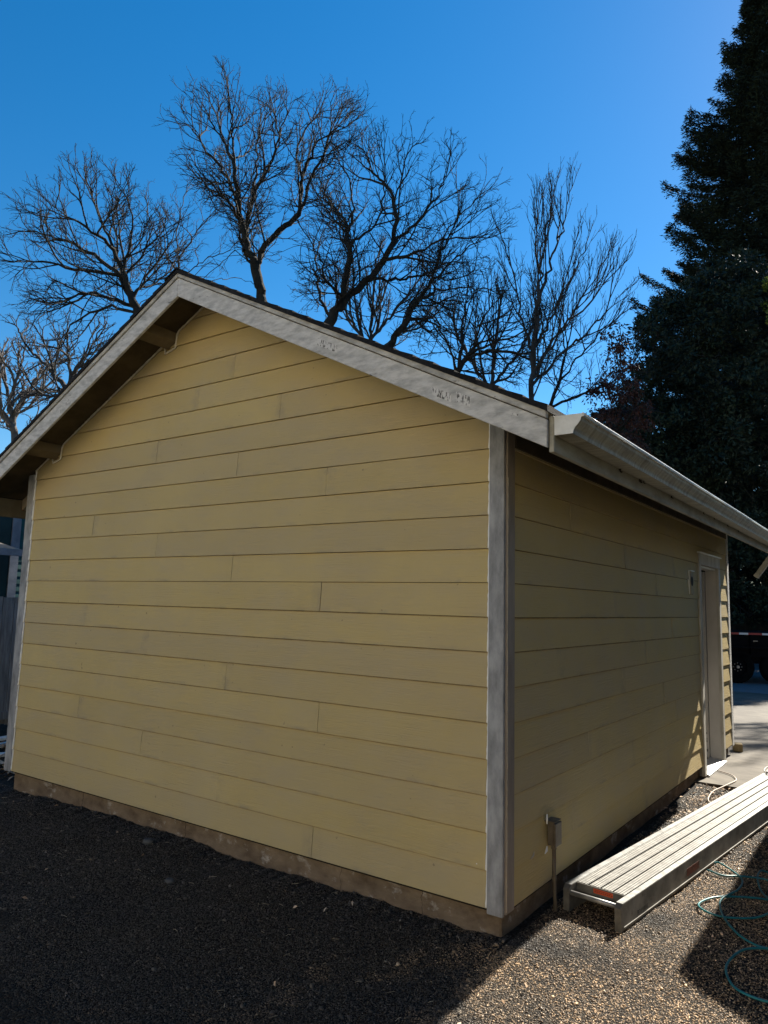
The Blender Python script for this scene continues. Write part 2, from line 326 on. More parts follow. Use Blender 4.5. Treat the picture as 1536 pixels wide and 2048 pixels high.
def finish(name, me, mat, parent=None, bevel=0.0, smooth=False, seg=1):
    if bevel:
        bm = bmesh.new(); bm.from_mesh(me); bmesh.ops.remove_doubles(bm, verts=bm.verts, dist=1e-5)
        bmesh.ops.recalc_face_normals(bm, faces=bm.faces)
        ed = [e for e in bm.edges if len(e.link_faces) == 2 and e.calc_face_angle(0) > 0.5]
        bmesh.ops.bevel(bm, geom=ed, offset=bevel, segments=seg, profile=0.5, affect='EDGES', clamp_overlap=True)
        bm.to_mesh(me); bm.free()
    if smooth: me.shade_smooth()
    me.materials.append(MATS[mat]); me.update()
    o = bpy.data.objects.new(name, me); COL.objects.link(o)
    if parent is not None:
        o.parent = parent
        L = Vector((0, 0, 0)); q = parent; loc = False
        while q is not None:
            L += q.location; loc = loc or q.name in LOCAL; q = q.parent
        if not loc: o.location = -L
    return o
def np_mesh(name, V, F, mat, parent=None, smooth=False):
    me = bpy.data.meshes.new(name); V = np.asarray(V, np.float32); F = np.asarray(F, np.int32); k = F.shape[1]
    me.vertices.add(len(V)); me.vertices.foreach_set('co', V.ravel())
    me.loops.add(F.size); me.loops.foreach_set('vertex_index', F.ravel())
    me.polygons.add(len(F)); me.polygons.foreach_set('loop_start', np.arange(0, F.size, k, dtype=np.int32))
    me.polygons.foreach_set('loop_total', np.full(len(F), k, np.int32)); me.update(calc_edges=True); me.validate()
    return finish(name, me, mat, parent, 0, smooth)
def tag(o, label=None, cat=None, group=None, kind=None):
    if label: o['label'] = label
    if cat: o['category'] = cat
    if group: o['group'] = group
    if kind: o['kind'] = kind
    return o
def empty(name, loc, label=None, cat=None, group=None):
    o = bpy.data.objects.new(name, None); COL.objects.link(o); o.location = loc; o.empty_display_size = 0.2
    return tag(o, label, cat, group)

# ------------------------------------------------------------------ ground
rng = np.random.default_rng(7)
def gh(x, y):
    h = 0.010*np.sin(1.7*x+0.6*y)+0.008*np.sin(3.1*y-1.9*x+1)+0.005*np.sin(7.3*x+2.1*y)+0.004*np.sin(9*y-5*x+2)
    berm = np.exp(-((y-0.0)/0.14)**2)*(0.010+0.004*np.sin(4.1*x)+0.004*np.sin(13.7*x+1)+0.004*np.sin(31*x)+0.003*np.sin(67*x+2))*(x < 0.0)
    left = np.clip(-(x+2.5)/2.2, 0, 1)*(-0.015)
    return h+berm+left-0.008
def grid(name, x0, x1, y0, y1, nx, ny, hf, mat, thick=None):
    xs = np.linspace(x0, x1, nx); ys = np.linspace(y0, y1, ny); X, Y = np.meshgrid(xs, ys)
    V = np.stack([X, Y, hf(X, Y)], -1).reshape(-1, 3)
    i = np.arange((ny-1)*nx).reshape(ny-1, nx)[:, :-1].ravel()
    return np_mesh(name, V, np.stack([i, i+1, i+1+nx, i+nx], 1), mat, None, True)
g = grid('ground', -500, 500, -500, 500, 3, 3, lambda x, y: x*0-0.06, 'far_soil'); tag(g, kind='structure')
g = grid('gravel_yard', -9, 5, -7, 5.5, 281, 251, gh, 'gravel_bed'); tag(g, kind='structure')

ico = np.array([(0,0,1),(0.894,0,0.447),(0.276,0.851,0.447),(-0.724,0.526,0.447),(-0.724,-0.526,0.447),(0.276,-0.851,0.447),
                (0.724,0.526,-0.447),(-0.276,0.851,-0.447),(-0.894,0,-0.447),(-0.276,-0.851,-0.447),(0.724,-0.526,-0.447),(0,0,-1)])
icof = np.array([(0,1,2),(0,2,3),(0,3,4),(0,4,5),(0,5,1),(1,6,2),(2,7,3),(3,8,4),(4,9,5),(5,10,1),(2,6,7),(3,7,8),(4,8,9),(5,9,10),(1,10,6),(6,11,7),(7,11,8),(8,11,9),(9,11,10),(10,11,6)])
octv = np.array([(1,0,0),(0,1,0),(-1,0,0),(0,-1,0),(0,0,1),(0,0,-1)], float)
octf = np.array([(0,1,4),(1,2,4),(2,3,4),(3,0,4),(1,0,5),(2,1,5),(3,2,5),(0,3,5)])
def stones(pts, size, base, bf):
    n = len(pts); k = len(base)
    v = base[None]*(1+rng.normal(0, 0.13, (n, k, 1)))
    sc = size[:, None]*np.stack([rng.uniform(0.8, 1.5, n), rng.uniform(0.6, 1.0, n), rng.uniform(0.4, 0.75, n)], 1)
    v = v*sc[:, None]
    a = rng.uniform(0, 6.28, n); tl = rng.normal(0, 0.35, n)
    ct, st = np.cos(tl)[:, None], np.sin(tl)[:, None]
    x = v[..., 0]*ct+v[..., 2]*st; z = -v[..., 0]*st+v[..., 2]*ct
    c, s_ = np.cos(a)[:, None], np.sin(a)[:, None]
    v = np.stack([x*c-v[..., 1]*s_, x*s_+v[..., 1]*c, z], -1)+pts[:, None]
    f = bf[None]+(np.arange(n)*k)[:, None, None]
    return v.reshape(-1, 3), f.reshape(-1, 3)
SV = []; SF = []; off = 0
for (x0, x1, y0, y1, n, mn, mx, ba, bf) in [
        (0.0, 1.4, -1.3, 2.0, 72000, 0.0018, 0.0046, ico, icof), (0.0, 1.3, 1.8, 4.14, 16000, 0.003, 0.008, octv, octf),
        (-2.0, 0.1, -1.6, 0.08, 60000, 0.0020, 0.0050, octv, octf), (-5.4, -2.0, -1.3, 0.1, 52000, 0.0026, 0.0060, octv, octf)]:
    p = np.stack([rng.uniform(x0, x1, n), rng.uniform(y0, y1, n), np.zeros(n)], 1)
    sz = rng.uniform(mn, mx, n)*np.where(rng.random(n) < 0.03, 1.7, 1)
    p[:, 2] = gh(p[:, 0], p[:, 1])+sz*0.25
    v, f = stones(p, sz, ba, bf); SV.append(v); SF.append(f+off); off += len(v)
for (x0, x1, y0, y1, n) in ((-5.2, 0.05, -1.4, 0.05, 420), (0.0, 1.0, -1.2, 4.1, 260), (-4.6, 0.0, -0.10, 0.05, 260)):
    p = np.stack([rng.uniform(x0, x1, n), rng.uniform(y0, y1, n), np.zeros(n)], 1); sz = rng.uniform(0.007, 0.012, n)
    p[:, 2] = gh(p[:, 0], p[:, 1])+sz*0.2; v, f = stones(p, sz, ico, icof); SV.append(v); SF.append(f+off); off += len(v)
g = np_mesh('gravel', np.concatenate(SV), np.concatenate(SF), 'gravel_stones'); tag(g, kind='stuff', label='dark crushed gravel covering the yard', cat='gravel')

# a smooth river stone near the wall
def rock(name, loc, size, mat, label):
    v = ico*(1+rng.normal(0, 0.05, (12, 1)))*np.array(size)
    me = bpy.data.meshes.new(name); me.from_pydata([tuple(p) for p in v], [], [tuple(map(int, f)) for f in icof])
    bm = bmesh.new(); bm.from_mesh(me); bmesh.ops.subdivide_edges(bm, edges=bm.edges, cuts=2, use_grid_fill=True, smooth=0.9); bm.to_mesh(me); bm.free()
    o = finish(name, me, mat, None, 0, True); o.location = loc; return tag(o, label, 'stone')
mk('river_stone', (0.05, 0.052, 0.055), (0.08, 0.08, 0.08), 10, 0.7)
def gp(px, py, z=0.0):
    d = CF+(px-768)/FPX*CR-(py-1024)/FPX*CU; t = (z-CP[2])/d[2]; return CP+t*d
q = gp(296, 1686); rock('river_stone', (q[0], q[1], 0.008), (0.045, 0.03, 0.018), 'river_stone', 'smooth grey oval stone on the shaded gravel near the front wall')
q = gp(340, 1762); rock('flat_stone', (q[0], q[1], 0.0), (0.035, 0.025, 0.011), 'river_stone', 'small flat dark stone half buried in the shaded gravel, farther from the wall')

# litter: twigs and bits
b = MB()
for i in range(230):
    if i < 150: x, y = rng.uniform(-4.6, 0.0), rng.uniform(-1.2, 0.0)
    else: x, y = rng.uniform(0.0, 0.7), rng.uniform(-1, 4.0)
    a = rng.uniform(0, 6.28); l = rng.uniform(0.006, 0.022); zz = gh(x, y)+0.010
    b.tube([(x-math.cos(a)*l, y-math.sin(a)*l, zz), (x, y, zz+rng.uniform(0, 0.005)), (x+math.cos(a)*l, y+math.sin(a)*l, zz)], 0.0012, 4)
tag(b.build('twig_litter', 'stick_litter'), 'fine scattered twigs and straw lying on the gravel', 'litter', kind='stuff')
def leaves(name, region, n, size, mat, label, kind='stuff'):
    V = []; F = []
    for i in range(n):
        x, y = rng.uniform(region[0], region[1]), rng.uniform(region[2], region[3]); z = float(gh(x, y))+0.010+rng.uniform(0, 0.02)
        a = rng.uniform(0, 6.28); s = size*rng.uniform(0.5, 1.3); u = np.array([math.cos(a), math.sin(a), rng.normal(0, .3)]); v2 = np.array([-math.sin(a), math.cos(a), rng.normal(0, .5)])*0.45
        p = np.array([x, y, z]); k = len(V)
        V += [p-u*s, p-u*s*0.1+v2*s+[0, 0, .3*s], p+u*s, p-u*s*0.1-v2*s+[0, 0, .2*s]]; F.append((k, k+1, k+2, k+3))
    return tag(np_mesh(name, V, F, mat), label, 'leaves', kind=kind)
leaves('fallen_leaves', (-0.05, 0.45, 2.9, 4.12), 170, 0.016, 'leaf_litter', 'dry brown leaves on the gravel by the end of the concrete slab')
leaves('scattered_leaves', (-4.8, 0.6, -1.2, 0.0), 46, 0.014, 'leaf_litter', 'few small dry leaves scattered on the gravel in front of the gable')
leaves('leaf_drift', (-6.6, -4.9, 0.2, 1.6), 260, 0.05, 'leaf_litter', 'pale brown leaves piled beside the white boards left of the garage')

# driveway slab
b = MB(); b.box(-7.0, 7.0, 4.155, 13.2, -0.10, 0.03)
tag(b.build('driveway', 'driveway_concrete', bevel=0.008), kind='structure')
mk('asphalt', (0.10, 0.105, 0.115), (0.15, 0.155, 0.165), 4, 0.8, (1, 3, 1))
b = MB(); b.box(-14, 16, 13.2, 40, -0.10, 0.022)
tag(b.build('road', 'asphalt'), kind='structure')

# ------------------------------------------------------------------ garage
GX = -2.33; ZS = 3.85; SL = 0.497; LX = -4.66; LY = 5.89; E0 = 0.15; EX = 0.178
def zs(x): return ZS-SL*abs(x-GX)
G = empty('garage', (GX, 2.95, 0), 'small yellow lap-sided garage with a low gable roof and weathered white rake boards', 'garage')
def clip(poly, fn):
    out = []
    for i in range(len(poly)):
        p, q = poly[i], poly[(i+1) % len(poly)]; a, c = fn(p), fn(q)
        if a >= 0: out.append(p)
        if a*c < 0:
            t = a/(a-c); out.append((p[0]+(q[0]-p[0])*t, p[1]+(q[1]-p[1])*t))
    return out
def siding(s0, s1, rows, seams, to3, roof=None, holes=(), DB=0.015, DT=0.004):
    """lap siding; to3(s, z, depth) gives the point; holes are (s0, s1, z0, z1)"""
    b = MB()
    for k in range(rows):
        z0 = E0+EX*k; z1 = z0+EX; zt_ = z1-0.003
        cuts = [s0]+sorted(c for c in seams.get(k, []) if s0 < c < s1)+[s1]
        segs = []
        for i in range(len(cuts)-1):
            segs.append((cuts[i]+(0.0012 if i else 0), cuts[i+1]-(0.0012 if i < len(cuts)-2 else 0), z0, zt_, i > 0, i < len(cuts)-2))
        for (h0, h1, hz0, hz1) in holes:
            ns = []
            for (a, c, za, zb_, l, r_) in segs:
                if h1 <= a or h0 >= c or hz1 <= za or hz0 >= zb_: ns.append((a, c, za, zb_, l, r_)); continue
                if a < h0: ns.append((a, h0, za, zb_, l, False))
                if h1 < c: ns.append((h1, c, za, zb_, False, r_))
                if hz1 < zb_: ns.append((max(a, h0), min(c, h1), hz1, zb_, False, False))
                if hz0 > za: ns.append((max(a, h0), min(c, h1), za, hz0, False, False))
            segs = ns
        for (a, c, za, zb_, l, r_) in segs:
            dep = lambda z: DB+(DT-DB)*(z-z0)/EX
            mid = (a+c)/2
            jit = rng.normal(0, 0.0012)
            # pieces: [a, a+.25], middle, [c-.25, c] so that the uv distance to the joint is linear
            xs = [a, min(a+0.3, mid), max(c-0.3, mid), c]
            for i in range(3):
                if xs[i+1]-xs[i] < 1e-4: continue
                poly = [(xs[i], za), (xs[i+1], za), (xs[i+1], zb_), (xs[i], zb_)]
                if roof:
                    poly = clip(poly, lambda p: ZS+0.004-SL*(p[0]-GX)-p[1]); poly = clip(poly, lambda p: ZS+0.004+SL*(p[0]-GX)-p[1]) if poly else poly
                if len(poly) < 3: continue
                def u(s):
                    v = 1.0
                    if l: v = min(v, (s-a)*2.0)
                    if r_: v = min(v, (c-s)*2.0)
                    return v
                b.poly([to3(p[0], p[1], dep(p[1])+jit) for p in poly], [(u(p[0]), min((p[1]-z0)/EX, 1 if k < 8 else 0.9)) for p in poly])  # upper rows stop short of the painted lap shade
                lo = [p for p in poly if abs(p[1]-za) < 1e-6]
                if len(lo) == 2 and abs(za-z0) < 1e-6:
                    b.poly([to3(lo[0][0], za, -0.012), to3(lo[1][0], za, -0.012), to3(lo[1][0], za, DB+jit), to3(lo[0][0], za, DB+jit)], [(1, .5)]*4)
            for e_, flag in ((a, l), (c, r_)):
                if flag:
                    b.poly([to3(e_, za, -0.012), to3(e_, za, dep(za)+jit), to3(e_, zb_, dep(zb_)+jit), to3(e_, zb_, -0.012)], [(0, .5)]*4)
    return b
seamsF = {13: [-2.023], 12: [-1.221], 14: [-2.903], 10: [-2.839], 9: [-2.026], 8: [-1.234], 6: [-2.866], 5: [-2.032], 4: [-1.22], 3: [-3.68], 2: [-2.872],
          1: [-2.063], 0: [-1.233], 7: [-3.675], 11: [-3.66], 15: [-1.64], 16: [-2.46], 17: [-2.1]}
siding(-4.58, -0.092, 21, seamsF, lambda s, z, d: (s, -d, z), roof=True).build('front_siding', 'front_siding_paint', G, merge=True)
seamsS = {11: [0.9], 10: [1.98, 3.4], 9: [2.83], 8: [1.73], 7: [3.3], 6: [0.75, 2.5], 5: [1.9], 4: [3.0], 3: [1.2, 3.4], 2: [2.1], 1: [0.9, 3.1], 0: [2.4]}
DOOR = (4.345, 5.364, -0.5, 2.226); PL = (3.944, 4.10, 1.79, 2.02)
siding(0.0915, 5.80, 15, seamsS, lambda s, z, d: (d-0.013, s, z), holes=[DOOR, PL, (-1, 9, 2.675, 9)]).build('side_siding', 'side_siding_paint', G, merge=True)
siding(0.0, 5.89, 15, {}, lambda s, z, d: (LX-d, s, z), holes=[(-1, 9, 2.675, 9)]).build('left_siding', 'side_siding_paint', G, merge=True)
# wall core: sheathing behind the siding
b = MB()
b.prism([(LX+0.004, 0.13), (-0.013, 0.13), (-0.013, zs(-0.013)-0.002), (GX, ZS-0.002), (LX+0.004, zs(LX)-0.002)], 0.013, 0.10)
b.prism([(LX+0.004, 0.13), (-0.013, 0.13), (-0.013, zs(-0.013)-0.002), (GX, ZS-0.002), (LX+0.004, zs(LX)-0.002)], LY-0.1, LY-0.002)
b.box(LX+0.004, LX+0.10, 0.10, LY-0.1, 0.13, 2.66)
b.box(-0.10, -0.013, 0.10, DOOR[0]+0.03, 0.13, 2.66); b.box(-0.10, -0.013, DOOR[1]-0.03, LY-0.1, 0.13, 2.66); b.box(-0.10, -0.013, DOOR[0]+0.03, DOOR[1]-0.03, DOOR[3]-0.03, 2.66)
b.build('wall_sheathing', 'dark_gap', G)
# foundation
b = MB(); b.box(-4.65, -0.05, 0.055, 0.20, -0.3, 0.135); b.box(-4.65, -0.05, LY-0.2, LY-0.06, -0.3, 0.135); b.box(-4.65, -4.5, 0.2, LY-0.2, -0.3, 0.135)
b.box(-0.2, -0.05, 0.2, 4.40, -0.3, 0.135); b.box(-0.2, -0.05, 5.31, LY-0.2, -0.3, 0.135)
fo = b.build('foundation', 'foundation_concrete', G, bevel=0.01)
b = MB()
def crack(px, w_, seed):
    r_ = random.Random(seed); z = 0.13; x = px; pts = []
    while z > -0.03: pts.append((x, z)); z -= 0.012; x += r_.uniform(-0.007, 0.007)
    for i in range(len(pts)-1):
        (xa, za), (xb, zb_) = pts[i], pts[i+1]; wa = w_*r_.uniform(.5, 1.3)
        b.poly([(xa-wa, 0.0535, za), (xb-wa, 0.0535, zb_), (xb+wa, 0.0535, zb_), (xa+wa, 0.0535, za)])
for args in ((-2.42, 0.0022, 1), (-0.52, 0.0016, 2), (-3.62, 0.0022, 3), (-1.05, 0.001, 4)):
    b = MB(); crack(*args); b.build('crack', 'crack_dark', fo)
# corner boards
def board(name, x0, x1, y0, y1, z0, z1, mat, bev=0.003):
    b = MB(); b.box(x0, x1, y0, y1, z0, z1); return b.build(name, mat, G, bevel=bev)
board('corner_board', -0.090, -0.004, -0.024, -0.002, 0.128, zs(0.0)+0.0, 'corner_primer')
board('corner_board', -0.014, 0.0055, -0.0005, 0.090, 0.136, zs(0.0)-0.005, 'side_primer')
board('corner_board', LX-0.022, -4.582, -0.024, -0.002, 0.14, zs(LX)+0.0, 'corner_primer')
board('corner_board', LX-0.024, LX-0.001, -0.0005, 0.09, 0.14, zs(LX)-0.005, 'corner_primer')
board('corner_board', -0.012, 0.0055, 5.802, 5.893, 0.128, zs(0.0)-0.005, 'rake_paint')
board('corner_board', -0.09, 0.0005, LY+0.002, LY+0.024, 0.13, zs(0.0)-0.005, 'rake_paint')
# caulk beads (irregular thin strips that bulge over each board)
def bead(pts, wd, name, mat, nrm):
    b = MB(); P_ = []
    for i in range(len(pts)-1):
        p, q = Vector(pts[i]), Vector(pts[i+1]); n = max(1, int((q-p).length/0.02))
        P_ += [p.lerp(q, j/n) for j in range(n)]
    P_.append(Vector(pts[-1])); r_ = random.Random(len(P_))
    P_ = [p+Vector((r_.uniform(-.0006, .0006), 0, r_.uniform(-.0006, .0006))) for p in P_]
    b.tube(P_, [wd*r_.uniform(0.75, 1.25) for _ in P_], 6); return b.build(name, mat, G, smooth=True)
pts = []
for k in range(15):
    z0 = E0+EX*k
    if z0 > zs(-0.09): break
    pts += [(-0.0945, -0.0165, z0+0.004), (-0.0925, -0.010, min(z0+EX-0.003, zs(-0.09)))]
bead(pts, 0.0060, 'caulk_line', 'caulk_white', 0)
pts = []
for k in range(15):
    z0 = E0+EX*k
    if z0 > zs(-4.58): break
    pts += [(-4.5755, -0.0165, z0+0.004), (-4.579, -0.010, min(z0+EX-0.003, zs(-4.58)))]
bead(pts, 0.0068, 'caulk_line', 'caulk_white', 0)
bead([(0.006, 0.003, 0.15), (0.006, 0.003, 0.9), (0.0057, 0.002, 1.5), (0.006, 0.003, 2.3)], 0.0016, 'caulk_line', 'caulk_tan', 0)
def wl(x): return (x, -0.019, zs(x)-0.010)
def look(x): return [(x-0.085, -0.018, zs(x-0.085)-0.008), (x-0.07, -0.017, zs(x)-0.125), (x+0.045, -0.018, zs(x)-0.10), (x+0.055, -0.016, zs(x+0.055)-0.03), (x+0.07, -0.016, zs(x+0.07)-0.008)]
LOOK = [-2.80, -4.25]
pts = [wl(-4.58)]+look(-4.25)+[wl(-3.9), wl(-3.5), wl(-3.1)]+look(-2.80)+[wl(-2.55), wl(-2.36)]
bead(pts, 0.0075, 'caulk_line', 'caulk_pale', 0)
bead([(-2.30, -0.019, zs(-2.30)-0.010), (-0.1, -0.019, zs(-0.1)-0.010)], 0.007, 'caulk_line', 'caulk_tan', 0)
# roof: deck (seen from below as the soffit), shingles
Y0, Y1 = -0.335, 6.26
b = MB()
XR, XL = 0.366, -5.026
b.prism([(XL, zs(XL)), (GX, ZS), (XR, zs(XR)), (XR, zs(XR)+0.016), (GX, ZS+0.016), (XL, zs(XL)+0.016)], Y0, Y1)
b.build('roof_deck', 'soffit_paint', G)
b = MB(); r_ = random.Random(3)
def slope_pt(x, h): return zs(x)+h
for side in (-1, 1):
    xe = (XR+0.018) if side > 0 else (XL-0.035)
    n = 22; 
    for c in range(n):                       # courses from the eave to the ridge, each broken in tabs along y at the gable edges
        xa = xe+(GX-xe)*c/n; xb = xe+(GX-xe)*(c+1)/n
        ys = [Y0-0.042-r_.uniform(-0.003, 0.003)]; y = 0.2
        while y < Y1: ys.append(y+r_.uniform(-.05, .05)); y += 0.9
        ys.append(Y1+0.03)
        for i in range(len(ys)-1):
            h0 = 0.029+r_.uniform(0, 0.004)+(0.003 if i == 0 else 0); h1 = 0.024
            ya, yb = ys[i], ys[i+1]
            pr = [(xa, zs(xa)+0.0165+(0.0 if True else 0)), (xb, zs(xb)+0.0165), (xb, zs(xb)+0.0165+h1), (xa, zs(xa)+0.0165+h0)]
            b.prism(pr, ya, yb)
b.prism([(GX-0.12, zs(GX-0.12)+0.045), (GX, ZS+0.045), (GX+0.12, zs(GX+0.12)+0.045), (GX+0.12, zs(GX+0.12)+0.053), (GX, ZS+0.055), (GX-0.12, zs(GX-0.12)+0.053)], Y0-0.05, Y1+0.03)
b.build('roof_shingles', 'shingle', G)
# rake boards: wide lower board and a narrow proud strip on top
RB = 3.705; RS = 0.5
def zr(x): return RB-RS*abs(x-GX)
def rake(y0, y1, xa, xb, h0, h1, name, mat, sag=0.0):
    b = MB(); n = 14; vs = []
    for i in range(n+1):
        x = xa+(xb-xa)*i/n
        vs += [(x, y0, zr(x)+h0), (x, y0, zr(x)+h1), (x, y1, zr(x)+h1), (x, y1, zr(x)+h0)]
    fs = [(0, 1, 2, 3), (4*n+3, 4*n+2, 4*n+1, 4*n)]
    for i in range(n):
        for j in range(4): fs.append((4*i+j, 4*i+4+j, 4*i+4+(j+1) % 4, 4*i+(j+1) % 4))
    b.mesh(vs, fs); return b.build(name, mat, G, bevel=0.003)
XE = 0.372
rk = rake(-0.358, -0.336, GX+0.001, XE, 0.0, 0.132, 'rake_board', 'rake_paint')
rk2 = rake(-0.358, -0.336, 2*GX-XE, GX-0.001, 0.0, 0.132, 'rake_board', 'rake_paint')
rake(-0.369, -0.336, GX+0.001, XE, 0.1365, 0.178, 'rake_trim', 'rake_trim_paint')
rake(-0.369, -0.336, 2*GX-XE, GX-0.001, 0.1365, 0.178, 'rake_trim', 'rake_trim_paint')
rake(Y1+0.001, Y1+0.022, GX+0.001, XE, 0.0, 0.178, 'rake_board', 'fascia_paint')
rake(Y1+0.001, Y1+0.022, 2*GX-XE, GX-0.001, 0.0, 0.178, 'rake_board', 'fascia_paint')
for (x0, x1, lo, hi) in ((-1.035, -0.885, 0.050, 0.092), (-0.245, -0.135, 0.030, 0.072), (-0.105, -0.025, 0.045, 0.095), (0.20, 0.23, 0.09, 0.102)):
    b = MB(); b.poly([(x0, -0.3588, zr(x0)+lo), (x1, -0.3588, zr(x1)+lo), (x1, -0.3588, zr(x1)+hi), (x0, -0.3588, zr(x0)+hi)])
    b.build('peeled_patch', 'peeled_paint', rk)
for (x0, x1, lo, hi) in ((-3.62, -3.57, 0.045, 0.07), (-3.70, -3.68, 0.02, 0.05)):
    b = MB(); b.poly([(x0, -0.3588, zr(x0)+lo), (x1, -0.3588, zr(x1)+lo), (x1, -0.3588, zr(x1)+hi), (x0, -0.3588, zr(x0)+hi)])
    b.build('peeled_patch', 'peeled_paint', rk2)
for x in LOOK:
    b = MB(); za = zs(x+0.045)-0.004
    b.prism([(x-0.045, zs(x-0.045)-0.001), (x+0.045, zs(x+0.045)-0.001), (x+0.045, zs(x+0.045)-0.075), (x-0.045, zs(x-0.045)-0.075)], -0.334, 0.012)
    b.build('lookout_block', 'lookout_paint', G, bevel=0.002)
# fascias along the eaves
board('fascia', 0.3725, 0.3965, -0.333, Y1-0.001, 2.335, 2.505, 'fascia_paint')
board('fascia', XL-0.024, XL-0.001, -0.333, Y1-0.001, 2.335, 2.505, 'lookout_paint')
# rafter tails under the eaves
for i in range(11):
    y = 0.14+0.6*i
    b = MB(); b.prism([(XL+0.002, zs(XL)-0.002), (LX-0.024, zs(LX)-0.015), (LX-0.024, zs(LX)-0.10), (XL+0.002, zs(XL)-0.10)], y-0.02, y+0.02)
    o = b.build('rafter_tail', 'rusty_tail' if i == 0 else 'lookout_paint', G)
    if i == 0: o['label'] = 'rafter tail with a rust-red stain next to the corner board'
    b = MB(); b.prism([(XR-0.002, zs(XR)-0.002), (0.025, zs(0.025)-0.002), (0.025, zs(0.025)-0.09), (XR-0.002, zs(XR)-0.09)], y-0.02, y+0.02)
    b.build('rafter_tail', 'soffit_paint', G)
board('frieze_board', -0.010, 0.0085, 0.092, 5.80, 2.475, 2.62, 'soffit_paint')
# gutter: K profile
prof = [(0.3985, 2.502), (0.3985, 2.412), (0.486, 2.412), (0.4895, 2.428), (0.496, 2.440), (0.511, 2.455), (0.522, 2.470), (0.5255, 2.484), (0.5365, 2.486), (0.5365, 2.497), (0.5235, 2.497)]
inner = [(0.5235, 2.493), (0.5225, 2.488), (0.519, 2.472), (0.508, 2.458), (0.493, 2.443), (0.486, 2.430), (0.483, 2.415), (0.4015, 2.415), (0.4015, 2.502)]
GY0, GY1 = -0.330, 6.225
b = MB(); pf = prof+inner; n = len(pf); ys = np.linspace(GY0, GY1, 40); vs = []
for y in ys:
    wob = 0.0015*math.sin(y*3.1)+0.001*math.sin(y*7.7); drop = -0.004*(y/6)
    for (x, z) in pf: vs.append((x+(wob if x > 0.48 else 0), y, z+drop))
fs = []
for i in range(39):
    for j in range(n): fs.append((i*n+j, i*n+(j+1) % n, (i+1)*n+(j+1) % n, (i+1)*n+j))
b.mesh(vs, fs); gut = b.build('gutter', 'gutter_paint', G)
# bright lip, end caps, a joint and the outlet elbow
mk('lip_enamel', (0.80, 0.80, 0.77), (0.86, 0.86, 0.84), 12, 0.22, bmp=0, spec=0.9)
b = MB(); b.tube([(0.5325+0.001*math.sin(y*2.3), y, 2.497) for y in np.linspace(GY0, GY1, 30)], 0.0062, 12); b.build('gutter_lip', 'lip_enamel', gut, smooth=True)
for yc in (GY0-0.003, GY1):
    b = MB(); b.prism([(x, z) for x, z in prof[:9]]+[(0.5365, 2.499), (0.3985, 2.502)], yc, yc+0.003); b.build('end_cap', 'gutter_white', gut)
b = MB(); b.prism([(x+(0.0025 if x > .45 else 0), z-0.0025) for x, z in prof[1:9]]+[(x, z) for x, z in prof[1:9]][::-1], 3.42, 3.47); b.build('gutter_joint', 'gutter_paint', gut)
b = MB()
def rect_tube(b, pts, hw, hd):
    pts = [Vector(p) for p in pts]; n0 = len(b.v); vs = []
    for i, p in enumerate(pts):
        d = (pts[min(i+1, len(pts)-1)]-pts[max(i-1, 0)]).normalized(); s_ = Vector((0, 1, 0)); u = s_.cross(d).normalized()
        for a, c in ((-1, -1), (1, -1), (1, 1), (-1, 1)): vs.append(p+s_*a*hw+u*c*hd)
    fs = []
    for i in range(len(pts)-1):
        for j in range(4): fs.append((4*i+j, 4*i+(j+1) % 4, 4*i+4+(j+1) % 4, 4*i+4+j))
    fs.append((0, 1, 2, 3)); b.mesh(vs, fs)
rect_tube(b, [(0.447, 6.12, 2.41), (0.447, 6.12, 2.34), (0.425, 6.12, 2.28), (0.26, 6.12, 2.045)], 0.038, 0.027)
b.build('outlet_elbow', 'gutter_paint', gut)
# leaf crumbs hanging at the gutter seam
for i in range(14):
    y = [0.62, 0.63, 1.0, 1.02, 1.05][i % 5]+r_.uniform(-.03, .03) if i < 8 else r_.uniform(0, 5)
    x = 0.399+r_.uniform(0, .01); b = MB(); b.tube([(x, y, 2.411), (x+r_.uniform(-.01, .01), y+r_.uniform(-.015, .015), 2.40), (x+.005, y+.01, 2.394)], 0.003, 4)
    b.build('gutter_debris', 'dark_gap', gut)
# door in the side wall
D0, D1, DZ = 4.345, 5.364, 2.226
def casing(y0, y1, z0, z1, name='door_casing', mat='casing_paint'):
    b = MB(); b.box(-0.02, 0.013, y0, y1, z0, z1); return b.build(name, mat, G, bevel=0.003)
casing(D0, D0+0.085, 0.045, 2.10); casing(D1-0.085, D1, 0.045, 2.10); casing(D0, D1, 2.102, DZ-0.012)
b = MB(); b.box(-0.02, 0.030, D0-0.012, D1+0.012, DZ-0.011, DZ); b.build('door_flashing', 'gutter_white', G)
b = MB(); b.box(-0.128, -0.0205, D0+0.060, D0+0.083, 0.055, 2.10); b.box(-0.128, -0.0205, D1-0.083, D1-0.060, 0.055, 2.10); b.box(-0.128, -0.0205, D0+0.0835, D1-0.0835, 2.080, 2.10)
b.build('door_jamb', 'door_paint', G)
b = MB(); b.box(-4.5, -0.131, 0.2, LY-0.2, -0.05, 0.062); b.build('floor_slab', 'foundation_concrete', G)
YD = D1-0.12                                     # the leaf stands open into the garage, hinged at the far jamb
b = MB(); b.box(-0.96, -0.125, YD-0.04, YD, 0.075, 2.065)
dr = b.build('door', 'door_paint', G, bevel=0.002)
dr['label'] = 'white door leaf swung open inward, scuffed with dirt at the bottom'
b = MB(); b.box(-0.95, -0.135, YD-0.0425, YD-0.0408, 0.08, 0.34); b.build('dirt_splash', 'door_dirt', dr)
